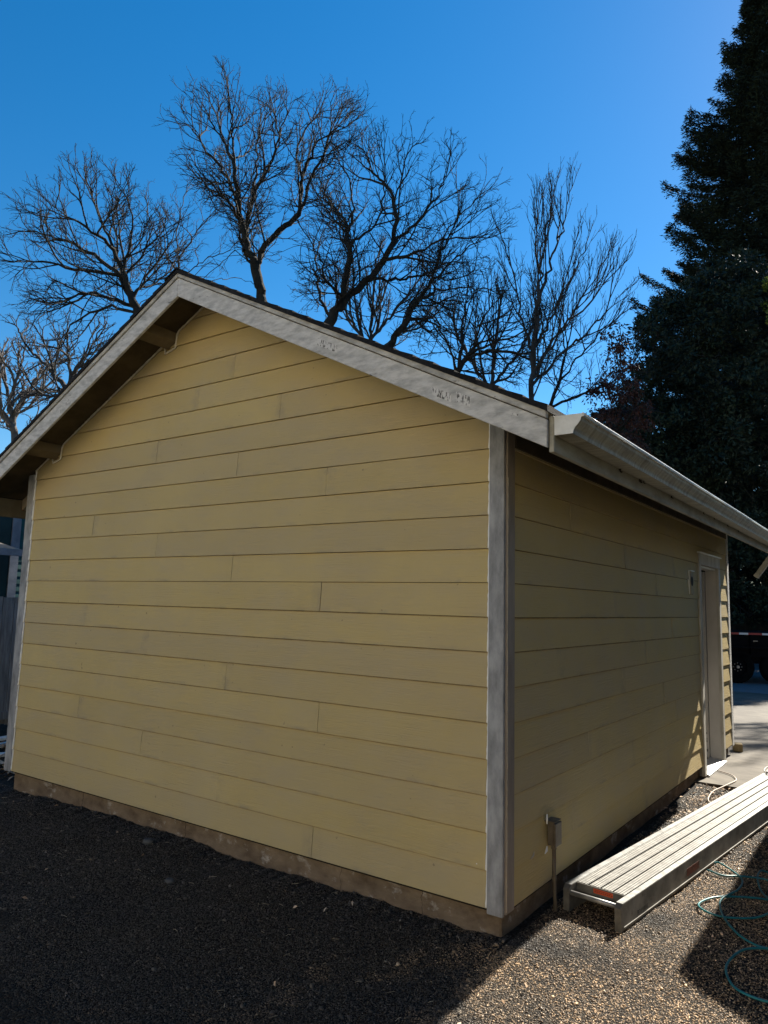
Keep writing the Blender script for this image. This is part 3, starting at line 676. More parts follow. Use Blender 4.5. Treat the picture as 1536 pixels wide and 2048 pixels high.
b = MB(); b.tube([(-0.89, YD-0.04, 1.0), (-0.89, YD-0.08, 1.0)], 0.012, 10); b.tube([(-0.89, YD-0.08, 1.0), (-0.89, YD-0.09, 1.0), (-0.89, YD-0.11, 1.0)], [0.02, 0.028, 0.016], 14)
b.build('door_knob', 'threshold_metal', dr, smooth=True)
b = MB(); b.prism([(-0.13, 0.03), (0.035, 0.03), (0.035, 0.05), (-0.02, 0.062), (-0.13, 0.072)], D0+0.0855, D1-0.0855); b.build('threshold', 'threshold_metal', G)
# light mounting block with its hole
b = MB(); b.box(-0.014, 0.012, PL[0]+0.012, PL[1]-0.002, PL[2]+0.002, PL[3]-0.010)
mb = b.build('light_block', 'side_siding_paint', G, bevel=0.002)
b = MB(); b.box(-0.014, 0.020, PL[0]+0.004, PL[1]+0.004, PL[3]-0.009, PL[3]-0.002); b.build('block_flashing', 'gutter_white', mb)
b = MB(); b.box(-0.014, 0.006, PL[0], PL[0]+0.011, PL[2], PL[3]-0.01); b.build('block_caulk', 'gutter_white', mb)
b = MB(); b.tube([(0.0123, 4.02, 1.915), (0.014, 4.02, 1.915)], [0.047, 0.045], 20); b.build('wire_hole', 'dark_gap', mb)
# small paint chips
b = MB(); b.poly([(-0.165, -0.0155, 0.335), (-0.140, -0.0155, 0.33), (-0.150, -0.0155, 0.352)]); b.build('paint_chip', 'caulk_white', G)
b = MB(); b.tube([(0.003, 0.29, 0.325), (0.004, 0.32, 0.332), (0.004, 0.335, 0.35)], [0.003, 0.006, 0.002], 6); b.build('caulk_blob', 'caulk_tan', G)

# ------------------------------------------------------------------ electrical box on conduit
K = empty('electrical_box', (0.04, 0.525, 0), 'weathered outdoor electrical box on a metal conduit beside the garage corner', 'electrical box')
b = MB(); b.box(0.017, 0.050, 0.482, 0.566, 0.350, 0.472); b.build('box_body', 'box_metal', K, bevel=0.003)
b = MB(); b.box(0.0515, 0.064, 0.478, 0.570, 0.344, 0.467); b.build('box_cover', 'box_metal', K, bevel=0.004, seg=2)
b = MB(); b.box(0.0, 0.060, 0.476, 0.572, 0.4725, 0.477); b.build('box_hood', 'box_metal', K, bevel=0.001)
b = MB(); b.tube([(0.036, 0.525, 0.348), (0.036, 0.525, 0.20), (0.040, 0.527, 0.05), (0.046, 0.528, -0.06)], 0.0105, 12); b.build('conduit', 'conduit_metal', K, smooth=True)
b = MB(); b.tube([(0.036, 0.525, 0.349), (0.036, 0.525, 0.325)], 0.0145, 12); b.build('conduit_fitting', 'box_metal', K)
b = MB(); b.tube([(0.0365, 0.525, 0.165), (0.0368, 0.525, 0.180)], 0.013, 12); b.build('conduit_fitting', 'box_metal', K)
b = MB(); b.tube([(0.017, 0.474, 0.462), (0.018, 0.472, 0.49), (0.016, 0.480, 0.512)], [0.004, 0.006, 0.003], 6); b.build('caulk_drip', 'caulk_white', K)
b = MB(); b.tube([(0.016, 0.478, 0.345), (0.022, 0.455, 0.328), (0.022, 0.435, 0.318)], [0.004, 0.0065, 0.002], 6); b.build('caulk_drip', 'caulk_white', K)

# ------------------------------------------------------------------ aluminium stage plank on the ground
ang = math.atan2(0.113, 1.0)
PK = empty('stage_plank', (0.412, 0.478, 0.0), 'long aluminium scaffold plank with perforated deck lying on the gravel beside the garage', 'scaffold plank')
PK.rotation_euler = (0, 0, -ang); LOCAL.add(PK.name)
# local frame: x to the right, y along the plank; plank spans x from -0.335 to 0
Wd, Ln, H = 0.350, 6.1, 0.138
for x0, x1, dy in ((-0.036, 0.0, 0.0), (-Wd, -Wd+0.036, 0.05)):
    b = MB(); b.prism([(dy, 0.004), (Ln, 0.004), (Ln, H), (dy+0.022, H), (dy, H-0.02)], x0, x1, 'x')
    rl = b.build('side_rail', 'aluminium_dull', PK, bevel=0.0015)
    b = MB(); b.box(x0+0.001, x1-0.0005, dy+0.0225, Ln, H, H+0.0022); b.build('top_flange', 'aluminium', rl)
    xo = x1 if x1 == 0.0 else x0
    sg = 1 if xo == 0.0 else -1
    b = MB(); b.box(min(xo, xo+sg*0.005), max(xo, xo+sg*0.005), dy+0.03, Ln, 0.018, 0.026); b.build('rail_rib', 'aluminium_dull', rl)
x = -0.036-0.0070
for i in range(4):
    w_ = 0.0600
    b = MB(); b.box(x-w_, x, 0.142, Ln-0.14, H-0.010, H+0.0015); b.build('deck_strip', 'perforated_deck', PK, bevel=0.0012)
    x -= w_+0.0100
b = MB(); b.box(-Wd+0.0345, -0.0345, 0.150, Ln-0.15, H-0.05, H-0.022); b.build('deck_pan', 'dark_gap', PK)
b = MB(); b.box(-Wd+0.0345, -0.0345, 0.1365, 0.1415, H-0.045, H-0.001); ep = b.build('end_plate', 'aluminium_dull', PK)
b = MB(); b.box(-0.215, -0.105, 0.1352, 0.1363, H-0.031, H-0.008); st_ = b.build('warning_sticker', 'sticker_orange', ep)
b = MB()
for i in range(9): b.box(-0.208+i*0.0115, -0.200+i*0.0115, 0.1346, 0.1350, H-0.024, H-0.020)
b.box(-0.208, -0.112, 0.1346, 0.1350, H-0.0155, H-0.013); b.build('sticker_print', 'sticker_mark', st_) if False else b.build('sticker_print', 'sticker_mark', ep)
for z, y, rad in ((0.098, 0.072, 0.013), (0.05, 0.6, 0.013)):
    b = MB(); b.tube([(-Wd+0.03, y, z), (-0.03, y, z)], rad, 14); b.build('rung', 'aluminium', PK, smooth=True)
b = MB(); b.box(0.0004, 0.0012, 0.93, 1.14, 0.050, 0.092); b.build('side_sticker', 'sticker_worn', PK)
def text(s, size, mat, parent, loc, rot, name='lettering'):
    c = bpy.data.curves.new(name, 'FONT'); c.body = s; c.size = size; c.extrude = 0.0003
    o = bpy.data.objects.new('tmp_text', c); COL.objects.link(o); dg = bpy.context.evaluated_depsgraph_get()
    me = bpy.data.meshes.new_from_object(o.evaluated_get(dg)); bpy.data.objects.remove(o)
    me.name = name; me.materials.clear(); me.materials.append(MATS[mat])
    q = bpy.data.objects.new(name, me); COL.objects.link(q); q.parent = parent; q.location = loc; q.rotation_euler = rot; return q
text('RTZ1616', 0.036, 'ink_black', PK, (0.0012, 0.20, 0.035), (R(90), 0, R(90)))

# ------------------------------------------------------------------ hose and cords
def cr(pts, n=8):
    P_ = [Vector(p) for p in pts]; P_ = [P_[0]]+P_+[P_[-1]]; out = []
    for i in range(1, len(P_)-2):
        for j in range(n):
            t = j/n; a, b_, c, d = P_[i-1:i+3]
            out.append(0.5*((2*b_)+(c-a)*t+(2*a-5*b_+4*c-d)*t*t+(3*b_-a-3*c+d)*t**3))
    out.append(P_[-2]); return out
hp = [(1215,598),(1230,605),(1300,622),(1400,622),(1536,642),(1640,690),(1640,760),(1536,745),(1400,736),(1250,738),(1168,785),(1200,830),(1300,856),(1450,860),(1540,835),(1620,760),(1590,640),(1510,590),(1480,625),(1500,690),(1560,760),(1680,900),(1720,1000)]
h2 = [(1250,560),(1280,565),(1345,600),(1398,645),(1378,700),(1300,748),(1280,795),(1305,875),(1380,960),(1470,1010),(1536,1032),(1640,1052),(1640,1085),(1536,1035),(1400,1055),(1315,1130),(1345,1215),(1440,1280),(1570,1312),(1680,1300)]
def hpts(L, base=0.014):
    out = []
    for i, (cx, cy) in enumerate(L):
        p = gp(960+cx/2.667, 1520+cy/2.667, 0.01); z = base+float(gh(p[0], p[1]))+0.004*(1+math.sin(i*1.9)); out.append((p[0], p[1], z))
    return out
b = MB(); b.tube(cr(hpts(hp), 10), 0.0055, 8); b.tube(cr(hpts(h2, 0.020), 10), 0.0055, 8)
tag(b.build('air_hose', 'hose_teal', smooth=True), 'thin teal hose looped over the gravel at the lower right beside the plank', 'hose')
cz = 0.037
cp = [(-0.085, 4.86), (-0.03, 4.80), (0.069, 4.745), (0.191, 4.64), (0.255, 4.50), (0.268, 4.40), (0.250, 4.22), (0.215, 4.02)]
b = MB(); L = [(x, y, cz+(0.03 if i == 0 else 0.006*abs(math.sin(i*1.3)))) for i, (x, y) in enumerate(cp)]
L += [(0.19, 3.85, 0.04), (0.183, 3.70, 0.03), (0.205, 3.52, 0.022), (0.26, 3.42, 0.02), (0.36, 3.30, 0.02)]
b.tube(cr(L, 8), 0.0048, 8)
tag(b.build('power_cord', 'cord_beige', smooth=True), 'beige cord running from the door threshold over the slab to the plank', 'cord')
b = MB(); L = []
for i in range(26):
    a = i*0.72; rr = 0.13+0.02*math.sin(i*1.7); L.append((0.66+rr*math.cos(a)+0.015*math.sin(i), 4.55+rr*1.5*math.sin(a), H+0.011+0.007*(i % 5)*0.6))
b.tube(cr(L, 7), 0.0052, 8)
tag(b.build('coiled_cord', 'cord_grey', smooth=True), 'grey cord lying coiled on top of the plank near the right edge', 'cord')

# wood block at the far corner
b = MB(); b.box(-0.05, 0.05, -0.07, 0.07, 0, 0.085); o = b.build('wood_block', 'wood_block', bevel=0.006); o.location = (-0.005, 6.13, 0.03); o.rotation_euler = (0, 0, 0.25)
tag(o, 'short offcut of timber on the slab at the far corner of the garage', 'wood block')

# ------------------------------------------------------------------ neighbour garage to the right (its eave throws the shadow at the lower right)
NB = empty('neighbour_garage', (3.6, 8.0, 0), 'tan gabled outbuilding with a dark roof standing across the gravel to the right', 'garage')
nx0, nx1, ny0, ny1, nh = 1.20, 6.2, 3.42, 9.5, 2.52
b = MB(); xm = (nx0+nx1)/2
b.prism([(nx0, nh-0.10), (xm, nh-0.10+0.5*(xm-nx0)), (nx1, nh-0.10), (nx1, nh), (xm, nh+0.5*(xm-nx0)), (nx0, nh)], ny0, ny1); b.build('roof', 'shingle', NB)
b = MB(); b.prism([(nx0+0.5, -0.05), (nx1-0.5, -0.05), (nx1-0.5, nh+0.12), (xm, nh-0.12+0.5*(xm-nx0)), (nx0+0.5, nh+0.12)], ny0+0.4, ny1-0.4); b.build('wall', 'neighbour_siding', NB)

PH = empty('added_pale_house', (-3, -11, 0), 'pale cream two-storey house added unseen behind the camera to bounce sunlight onto the gable', 'house')  # unseen, added to throw warm bounce light on the gable and block sky
mk('added_house_siding', (0.42, 0.36, 0.25), (0.48, 0.41, 0.29), 5, 0.7)
b = MB(); z = 0.25
b.box(-9.0, 8.5, -16.0, -9.52, 0, 5.6)
while z < 5.5: b.poly([(-9.0, -9.50, z), (8.5, -9.50, z), (8.5, -9.514, z+0.16), (-9.0, -9.514, z+0.16)][::-1]); z += 0.16
b.build('wall', 'added_house_siding', PH)
for wx, wz in ((-7.5, 1.0), (-4.5, 1.0), (-1.2, 1.0), (1.6, 1.0), (-7.5, 3.7), (-1.2, 3.7), (1.6, 3.7)):
    b = MB(); b.box(wx-0.07, wx, -9.498, -9.47, wz, wz+1.2); b.box(wx+0.9, wx+0.97, -9.498, -9.47, wz, wz+1.2); b.box(wx-0.07, wx+0.97, -9.498, -9.465, wz-0.08, wz-0.002); b.box(wx-0.07, wx+0.97, -9.498, -9.465, wz+1.202, wz+1.29)
    wf = b.build('added_house_window_frame', 'white_board', PH); b = MB(); b.box(wx+0.001, wx+0.899, -9.498, -9.485, wz, wz+1.2); b.build('added_house_pane', 'house_glass', wf)
b = MB(); b.prism([(-9.1, 5.6), (-9.1, 5.7), (-12.6, 7.6), (-16.4, 5.7), (-16.4, 5.6), (-12.6, 7.45)], -9.5, 9.0, 'x'); b.build('roof', 'roof_grey', PH)

# ------------------------------------------------------------------ left: fence, boards, teal house
def gat(px, d, z=0.0):
    p = at(px, 1234, d); return Vector((p[0], p[1], z))
FE = empty('board_fence', (-7.0, 1.2, 0), 'weathered grey vertical board fence left of the garage', 'fence')
fx = -7.15
b = MB(); y = -3.0; r_ = random.Random(11)
while y < 9.0:
    b.box(fx, fx+0.018, y, y+0.135, 0.10+r_.uniform(-.01, .01), 1.60+r_.uniform(-.012, .012)); y += 0.142
b.build('fence_boards', 'weathered_fence', FE)
for z in (0.16,):
    b = MB(); b.box(fx+0.019, fx+0.057, -3, 9, z, z+0.09); b.build('kick_rail', 'weathered_fence', FE)
for yy in (-1.5, 1.9, 4.3, 6.7):
    b = MB(); b.box(fx-0.095, fx-0.005, yy, yy+0.09, -0.1, 1.62); b.build('fence_post', 'weathered_fence', FE)
for i, (px, py, px2, py2, z, wd) in enumerate([(-120, 1492, 60, 1466, 0.06, 0.10), (-120, 1512, 60, 1474, 0.03, 0.05), (-120, 1520, 60, 1500, 0.02, 0.09)]):
    a = gp(px, py, z); c = gp(px2, py2, z); a, c = Vector(a), Vector(c); d = (c-a).normalized(); s_ = Vector((-d.y, d.x, 0))*wd/2
    b = MB(); t_ = Vector((0, 0, 0.03))
    vs = [a-s_, c-s_, c+s_, a+s_]; b.mesh([v-t_ for v in vs]+vs, [(3, 2, 1, 0), (4, 5, 6, 7), (0, 1, 5, 4), (1, 2, 6, 5), (2, 3, 7, 6), (3, 0, 4, 7)])
    tag(b.build('white_board', 'white_board', bevel=0.002), ['wide white trim board lying nearest the fence at the left edge', 'narrow white strip lying between the two wide white boards', 'white trim board lying nearest the dry leaves by the garage corner'][i], 'board', 'white boards lying left of the garage')
TH = empty('teal_house', (-14, 5.0, 0), 'dark teal lap-sided house with blue-grey window trim behind the fence', 'house')
# wall plane x = -11.2 facing +x
hx = -11.2
b = MB(); z = 0.0
while z < 3.7:
    b.poly([(hx+0.02, -3, z), (hx+0.02, 9.0, z), (hx+0.004, 9.0, z+0.13), (hx+0.004, -3, z+0.13)]); b.poly([(hx, -3, z), (hx+0.02, -3, z), (hx+0.02, 9, z), (hx, 9, z)]); z += 0.13
b.box(hx-5, hx, -3, 9.0, 0, 3.8); b.build('wall', 'teal_siding', TH)
def hpt(px, py): 
    d = CF+(px-768)/FPX*CR-(py-1024)/FPX*CU; t = (hx-CP[0])/d[0]; p = CP+t*d; return p[1], p[2]
yw0, _ = hpt(-60, 1060); yw1, zt = hpt(26, 1040); _, zb_ = hpt(20, 1230)
b = MB(); b.box(hx+0.021, hx+0.03, yw0, yw1, 0.9, 3.3); gl = b.build('window', 'house_glass', TH)
b = MB(); b.box(hx+0.031, hx+0.055, yw1-0.02, yw1+0.13, 0.8, 3.4); b.box(hx+0.031, hx+0.055, yw0-0.12, yw0, 0.8, 3.4); b.build('window_trim', 'house_trim', TH)
ye1, ze1 = hpt(40, 1107)
b = MB(); b.prism([(hx+0.06, ze1+0.10), (hx+0.75, ze1-0.02), (hx+0.75, ze1+0.03), (hx+0.06, ze1+0.16)], -3, ye1-0.4); pr = b.build('porch_roof', 'roof_grey', TH)
b = MB(); b.box(hx+0.75, hx+0.85, -3, ye1-0.36, ze1-0.09, ze1+0.02); b.build('porch_gutter', 'house_trim', TH)
b = MB(); b.prism([(hx+0.3, 3.75), (hx-2.5, 4.4), (hx-5.5, 3.7), (hx-5.5, 3.8), (hx-2.5, 4.5), (hx+0.3, 3.85)], -3.3, 9.4); b.build('roof', 'roof_grey', TH)

# ------------------------------------------------------------------ right: trailer and dark fence behind
tl = at(1440, 1370, 1.0); tg = gp(1452, 1366, 0.02)
TR = empty('dump_trailer', (tg[0], tg[1], 0.022), 'black utility trailer with red and white reflective tape parked in the shade', 'trailer')
LOCAL.add(TR.name); TR.rotation_euler = (0, 0, math.atan2(CR[1], CR[0])-0.12)
b = MB(); b.box(-1.2, 4.2, 0.0, 2.0, 0.62, 1.16); b.box(-1.2, 4.2, -0.02, 0.0, 0.60, 0.66); b.box(-1.2, 4.2, -0.02, 0.0, 1.10, 1.16)
for i in range(7): b.box(-1.15+i*0.85, -1.07+i*0.85, -0.05, -0.021, 0.665, 1.10)
b.build('trailer_bed', 'trailer_black', TR)
b = MB(); b.box(-1.2, 4.2, 0.1, 0.2, 0.45, 0.6); b.box(-1.2, 4.2, 1.8, 1.9, 0.45, 0.6); b.build('chassis_rail', 'trailer_black', TR)
tcol = 0
x = -1.0
while x < 4.0:
    L_ = 0.20 if tcol % 2 else 0.30; b = MB(); b.box(x, x+L_, -0.054, -0.0505, 1.105, 1.15)
    b.build('white_tape' if tcol % 2 else 'red_tape', 'tape_white' if tcol % 2 else 'tape_red', TR); x += L_+0.001; tcol += 1
for wx in (0.27, 1.15):
    b = MB(); ring = [(0.0, 0.20), (0.0, 0.33), (0.03, 0.37), (0.17, 0.37), (0.2, 0.33), (0.2, 0.20)]; n = 28; vs = []
    for i in range(n):
        a = 2*math.pi*i/n
        for (yy, rr) in ring: vs.append((wx+rr*math.cos(a), yy-0.02, 0.37+rr*math.sin(a)))
    fs = [(i*6+j, ((i+1) % n)*6+j, ((i+1) % n)*6+(j+1) % 6, i*6+(j+1) % 6) for i in range(n) for j in range(6)]
    b.mesh(vs, fs); wh = b.build('wheel', 'tyre_rubber', TR, smooth=False)
    b = MB(); b.tube([(wx, 0.02, 0.37), (wx, 0.05, 0.37)], 0.20, 24); ri = b.build('rim', 'trailer_black', wh); ri.location = (0, 0, 0)
    b = MB(); b.tube([(wx, -0.03, 0.37), (wx, 0.02, 0.37)], 0.035, 12); hb = b.build('hub', 'hub_metal', wh); hb.location = (0, 0, 0)
    for i in range(8):
        a = i*math.pi/4; b = MB(); b.tube([(wx+0.09*math.cos(a), 0.0, 0.37+0.09*math.sin(a)), (wx+0.09*math.cos(a), 0.019, 0.37+0.09*math.sin(a))], 0.010, 6)
        nb_ = b.build('lug_nut', 'hub_metal', wh); nb_.location = (0, 0, 0)
b = MB(); b.box(-0.2, 1.65, -0.18, -0.055, 0.80, 0.83); b.box(-0.23, -0.2, -0.18, -0.055, 0.5, 0.83); b.box(1.65, 1.68, -0.18, -0.055, 0.5, 0.83); b.build('fender', 'trailer_black', TR)
b = MB(); b.box(0.60, 0.70, -0.07, -0.0535, 0.96, 0.975); b.build('latch', 'hub_metal', TR)
fg = gp(1440, 1345, 0.0)
DF = empty('dark_board_fence', (0, 23.0, 0), 'tall dark board fence behind the trailer under the evergreens', 'fence')
b = MB(); x = -12.0; r_ = random.Random(5)
while x < 9: b.box(x, x+0.14, 23.0, 23.02, 0, 2.25+r_.uniform(-.02, .02)); x += 0.147
b.build('fence_boards', 'dark_fence', DF)
b = MB(); b.box(-12, 9, 22.95, 22.998, 1.95, 2.04); b.build('fence_rail', 'dark_fence', DF)

# ------------------------------------------------------------------ trees
def inpoly(P_, poly):
    poly = np.array(poly, float); x, y = P_[:, 0], P_[:, 1]; c = np.zeros(len(P_), bool); n = len(poly)
    for i in range(n):
        x1, y1 = poly[i]; x2, y2 = poly[(i+1) % n]
        m = ((y1 > y) != (y2 > y)) & (x < (x2-x1)*(y-y1)/(y2-y1+1e-12)+x1); c ^= m
    return c
def sample_poly(poly, n, rg):
    poly = np.array(poly, float); lo, hi = poly.min(0), poly.max(0); out = np.zeros((0, 2))
    while len(out) < n:
        p = rg.uniform(lo, hi, (n*2, 2)); out = np.concatenate([out, p[inpoly(p, poly)]])
    return out[:n]
def atv(px, py, d): return CP[None]+d[:, None]*(CF[None]+((px-768)/FPX)[:, None]*CR[None]-((py-1024)/FPX)[:, None]*CU[None])
def crown_pts(poly, n, D, T, rg, shell=0.0):
    p = sample_poly(poly, n, rg); c = np.array(poly, float).mean(0); ext = (np.array(poly, float).max(0)-np.array(poly, float).min(0))/2
    r_ = np.sqrt((((p-c)/ext)**2).sum(1)); w_ = np.sqrt(np.clip(1-r_**2, 0.12, 1))
    t = rg.uniform(-1, 1, n)
    if shell: t = np.sign(t)*np.abs(t)**shell
    return atv(p[:, 0], p[:, 1], D+t*T*w_)
def ring_mesh(P_, par, rad, sel, k):
    """tubes for all nodes in sel (each joined to its parent)"""
    n = len(P_); d = P_-P_[par]; d[par == np.arange(n)] = (0, 0, 1); L = np.linalg.norm(d, axis=1, keepdims=True); d = d/np.maximum(L, 1e-9)
    ref = np.array([0.31, 0.87, 0.12]); u = np.cross(d, ref); u /= np.maximum(np.linalg.norm(u, axis=1, keepdims=True), 1e-9); v = np.cross(d, u)
    idx = np.where(sel)[0]; a = np.arange(k)*2*np.pi/k
    ca, sa = np.cos(a)[None, :, None], np.sin(a)[None, :, None]
    def ring(i, fr, r_): return P_[i][:, None]+(u[fr][:, None]*ca+v[fr][:, None]*sa)*r_[:, None, None]
    p = par[idx]
    rp = np.minimum(rad[p], rad[idx]*1.6)
    same = (d[p]*d[idx]).sum(1) > 0.5
    fr = np.where(same & (par[p] != p), p, idx)
    A = ring(p, fr, rp); B = ring(idx, idx, rad[idx])
    V = np.concatenate([A, B], 1).reshape(-1, 3); m = len(idx); base = (np.arange(m)*2*k)[:, None]
    j = np.arange(k)[None]; j2 = (j+1) % k
    F = np.stack([base+j, base+j2, base+k+j2, base+k+j], -1).reshape(-1, 4)
    return V, F
def grow(nodes_, par, att, step, di, dk, rg, jit=0.25, up=0.0, iters=90, mom=0.8):
    P_ = list(map(np.array, nodes_)); par = list(par); A = np.array(att)
    nd = np.full(len(A), 1e9); ni = np.zeros(len(A), int)
    def upd(new0):
        new = np.array(P_[new0:])
        for s in range(0, len(new), 256):
            ch = new[s:s+256]; dd = np.linalg.norm(A[:, None]-ch[None], axis=2); j = dd.argmin(1); m = dd[np.arange(len(A)), j]
            bet = m < nd; nd[bet] = m[bet]; ni[bet] = new0+s+j[bet]
    upd(0); heading = {}
    for it in range(iters):
        act = (nd < di) & (nd > dk)
        if not act.any(): break
        ii = ni[act]; dv = A[act]-np.array(P_)[ii]; dv /= np.linalg.norm(dv, axis=1, keepdims=True)
        uniq, inv = np.unique(ii, return_inverse=True); S_ = np.zeros((len(uniq), 3)); np.add.at(S_, inv, dv)
        S_ /= np.maximum(np.linalg.norm(S_, axis=1, keepdims=True), 1e-6)
        PA = np.array(P_); pu = PA[uniq]-PA[np.array(par)[uniq]]; pu /= np.maximum(np.linalg.norm(pu, axis=1, keepdims=True), 1e-6)
        S_ = S_+pu*mom; S_ /= np.maximum(np.linalg.norm(S_, axis=1, keepdims=True), 1e-6)
        S_ += rg.normal(0, jit, S_.shape); S_[:, 2] += up
        S_ /= np.maximum(np.linalg.norm(S_, axis=1, keepdims=True), 1e-6)
        n0 = len(P_); cnt = 0
        for q, dd in zip(uniq, S_):
            if heading.get(q, 0) > 3: continue
            heading[q] = heading.get(q, 0)+1
            P_.append(P_[q]+dd*step*rg.uniform(0.75, 1.25)); par.append(int(q)); cnt += 1
        if not cnt: break
        upd(n0)
        keep = nd > dk
        A, nd, ni = A[keep], nd[keep], ni[keep]
        if len(A) == 0: break
    return np.array(P_), np.array(par)
def radii(P_, par, tip, ex, mx):
    n = len(P_); acc = np.zeros(n); order = range(n-1, -1, -1)
    for i in order:
        if acc[i] == 0: acc[i] = tip**ex
        if par[i] != i: acc[par[i]] += acc[i]
    return np.minimum(acc**(1/ex), mx)
def twigs(P_, par, rad, rg, n, length, tip, thr=0.02, zig=0.5, parts=3):
    """short forked spurs at the thin nodes"""
    idx = np.where(rad < thr)[0]; pick = rg.choice(idx, n); NP = [P_]; NPar = [par]; NR = [rad]; base = len(P_); cur = P_[pick]; ci = pick
    d = P_[pick]-P_[par[pick]]; d /= np.maximum(np.linalg.norm(d, axis=1, keepdims=True), 1e-6); d = d+rg.normal(0, 0.55, d.shape); d /= np.linalg.norm(d, axis=1, keepdims=True)
    for s in range(parts):
        d = d+rg.normal(0, zig, d.shape); d /= np.linalg.norm(d, axis=1, keepdims=True)
        cur = cur+d*(length/parts*rg.uniform(0.5, 1.5, (len(cur), 1))); NP.append(cur); NPar.append(ci); NR.append(np.full(len(cur), tip*(1-0.15*s)))
        ci = base+np.arange(len(cur)); base += len(cur)
        if s == parts-2:
            # fork
            cur = np.concatenate([cur, cur]); ci = np.concatenate([ci, ci]); d = np.concatenate([d, d+rg.normal(0, 0.8, d.shape)])
    return np.concatenate(NP), np.concatenate(NPar), np.concatenate(NR)
def bare_tree(name, label, cat, D, T, limbs, poly, seed, bark, L1=1.5, a1=0.8, up=0.10, wander=0.16, tip=0.0034, ex=2.35, mx=0.2, dens=1.0, knob=1.0, group=None):
    """traced main limbs, then three orders of side branches and short forked spurs; growth stops at the crown outline"""
    rg = np.random.default_rng(seed); P_ = []; par = []; PL_ = np.array(poly, float)
    foot = at(limbs[0][0][0], limbs[0][0][1], D); P_.append(np.array([foot[0]+0.1, foot[1]+0.1, -0.05])); par.append(0)
    n = max(2, int((foot[2])/0.5))
    for i in range(1, n+1):
        P_.append(P_[0]+(foot-P_[0])*i/n+rg.normal(0, 0.02, 3)); par.append(len(P_)-2)
    start = len(P_)-1; seeds = []; main_ids = []
    cen = at(PL_[:, 0].mean(), PL_[:, 1].mean(), D)
    def inside(p):
        d = p-CP; z = d@CF; x = 768+FPX*(d@CR)/z; y = 1024-FPX*(d@CU)/z
        c = False; q = len(PL_)
        for i in range(q):
            x1, y1 = PL_[i]; x2, y2 = PL_[i-1]
            if (y1 > y) != (y2 > y) and x < (x2-x1)*(y-y1)/(y2-y1)+x1: c = not c
        return c
    for li, L in enumerate(limbs):
        dd = 0.0 if li == 0 else rg.uniform(-0.85, 0.85)*T
        pts = np.array(L, float); world = [at(x, y, D+dd*min(1.0, (i/max(1, len(pts)-1))*1.2)) for i, (x, y) in enumerate(pts)]
        if li == 0: cur = start
        else:
            A0 = np.array(P_); cur = int(np.linalg.norm(A0-at(pts[0][0], pts[0][1], D), axis=1).argmin())
        prev = P_[cur]; ids = [cur]
        for w2 in world[1:]:
            seg = w2-prev; m = max(1, int(round(np.linalg.norm(seg)/0.16)))
            for j_ in range(1, m+1):
                q = prev+seg*j_/m
                if j_ < m: q = q+rg.normal(0, 0.026, 3)
                P_.append(q); par.append(cur); cur = len(P_)-1; ids.append(cur)
            prev = w2
        main_ids.append(ids)
    def rot_dir(d, ang):
        r_ = rg.normal(0, 1, 3); s_ = np.cross(d, r_); s_ /= np.linalg.norm(s_)+1e-9
        return d*math.cos(ang)+s_*math.sin(ang)
    def shoot(at_i, d, length, level):
        stepL = (0.15, 0.12, 0.085, 0.05)[level]; n_ = max(2, int(length/stepL)); cur = at_i; out = 0
        gap = (0.13, 0.075, 0.058, 9)[level]/dens; acc = rg.uniform(0, gap)
        for i in range(n_):
            d = d+rg.normal(0, wander*(0.75, 1.0, 1.35, 1.8)[level], 3); d[2] += up*0.5; d /= np.linalg.norm(d)
            p = P_[cur]+d*stepL*rg.uniform(0.8, 1.2); P_.append(p); par.append(cur); cur = len(P_)-1; acc += stepL
            if level < 3 and i > 0 and not inside(p):
                out += 1
                if out > 1: break
            if level < 3 and acc >= gap and i >= 1:
                acc = rg.uniform(-0.3, 0.3)*gap; fr = i/n_
                l2 = length*(0.66, 0.55, 0.5)[level]*rg.uniform(0.45, 1.0)*(1.1-0.55*fr)
                c = rot_dir(d, a1*rg.uniform(0.55, 1.25)); away = P_[cur]-cen; away /= np.linalg.norm(away)+1e-9; c = c+away*0.25; c[2] += up; c /= np.linalg.norm(c)
                if l2 > 0.07: shoot(cur, c, l2, level+1)
        # the tip forks
        if level in (1, 2):
            for _ in range(2): shoot(cur, rot_dir(d, 0.45*rg.uniform(0.5, 1.3)), rg.uniform(0.08, 0.2)*knob, 3)
    for ids in main_ids:
        m = len(ids); acc = 0.0
        for k_, i in enumerate(ids[1:], 1):
            acc += 0.16
            if acc < 0.19/dens or not inside(P_[i]): continue
            acc = rg.uniform(-0.08, 0.08); d = P_[i]-P_[par[i]]; d /= np.linalg.norm(d)+1e-9; fr = k_/m
            c = rot_dir(d, a1*rg.uniform(0.7, 1.3)); away = P_[i]-cen; away /= np.linalg.norm(away)+1e-9; c = c+away*0.3; c[2] += up*1.5; c /= np.linalg.norm(c)
            shoot(i, c, L1*rg.uniform(0.35, 1.0)*(1.15-0.5*fr), 0)
        d = P_[ids[-1]]-P_[par[ids[-1]]]; d /= np.linalg.norm(d)+1e-9
        for _ in range(2): shoot(ids[-1], rot_dir(d, rg.uniform(0.1, 0.5)), L1*0.5, 1)
    P3 = np.array(P_); par3 = np.array(par); rad3 = radii(P3, par3, tip, ex, mx)
    loc = Vector((float(P_[0][0]), float(P_[0][1]), 0))
    root = empty(name, loc, label, cat, group)
    big = rad3 > 0.030; big[0] = False; small = ~big; small[0] = False
    V, F = ring_mesh(P3, par3, rad3, big, 8); np_mesh('trunk', V, F, bark, root, True)
    V, F = ring_mesh(P3, par3, rad3, small, 4); np_mesh('crown', V, F, bark, root, True)
    print(name, len(P3), 'trunk r', round(float(rad3[start]), 3), round(time.time()-T0, 1))
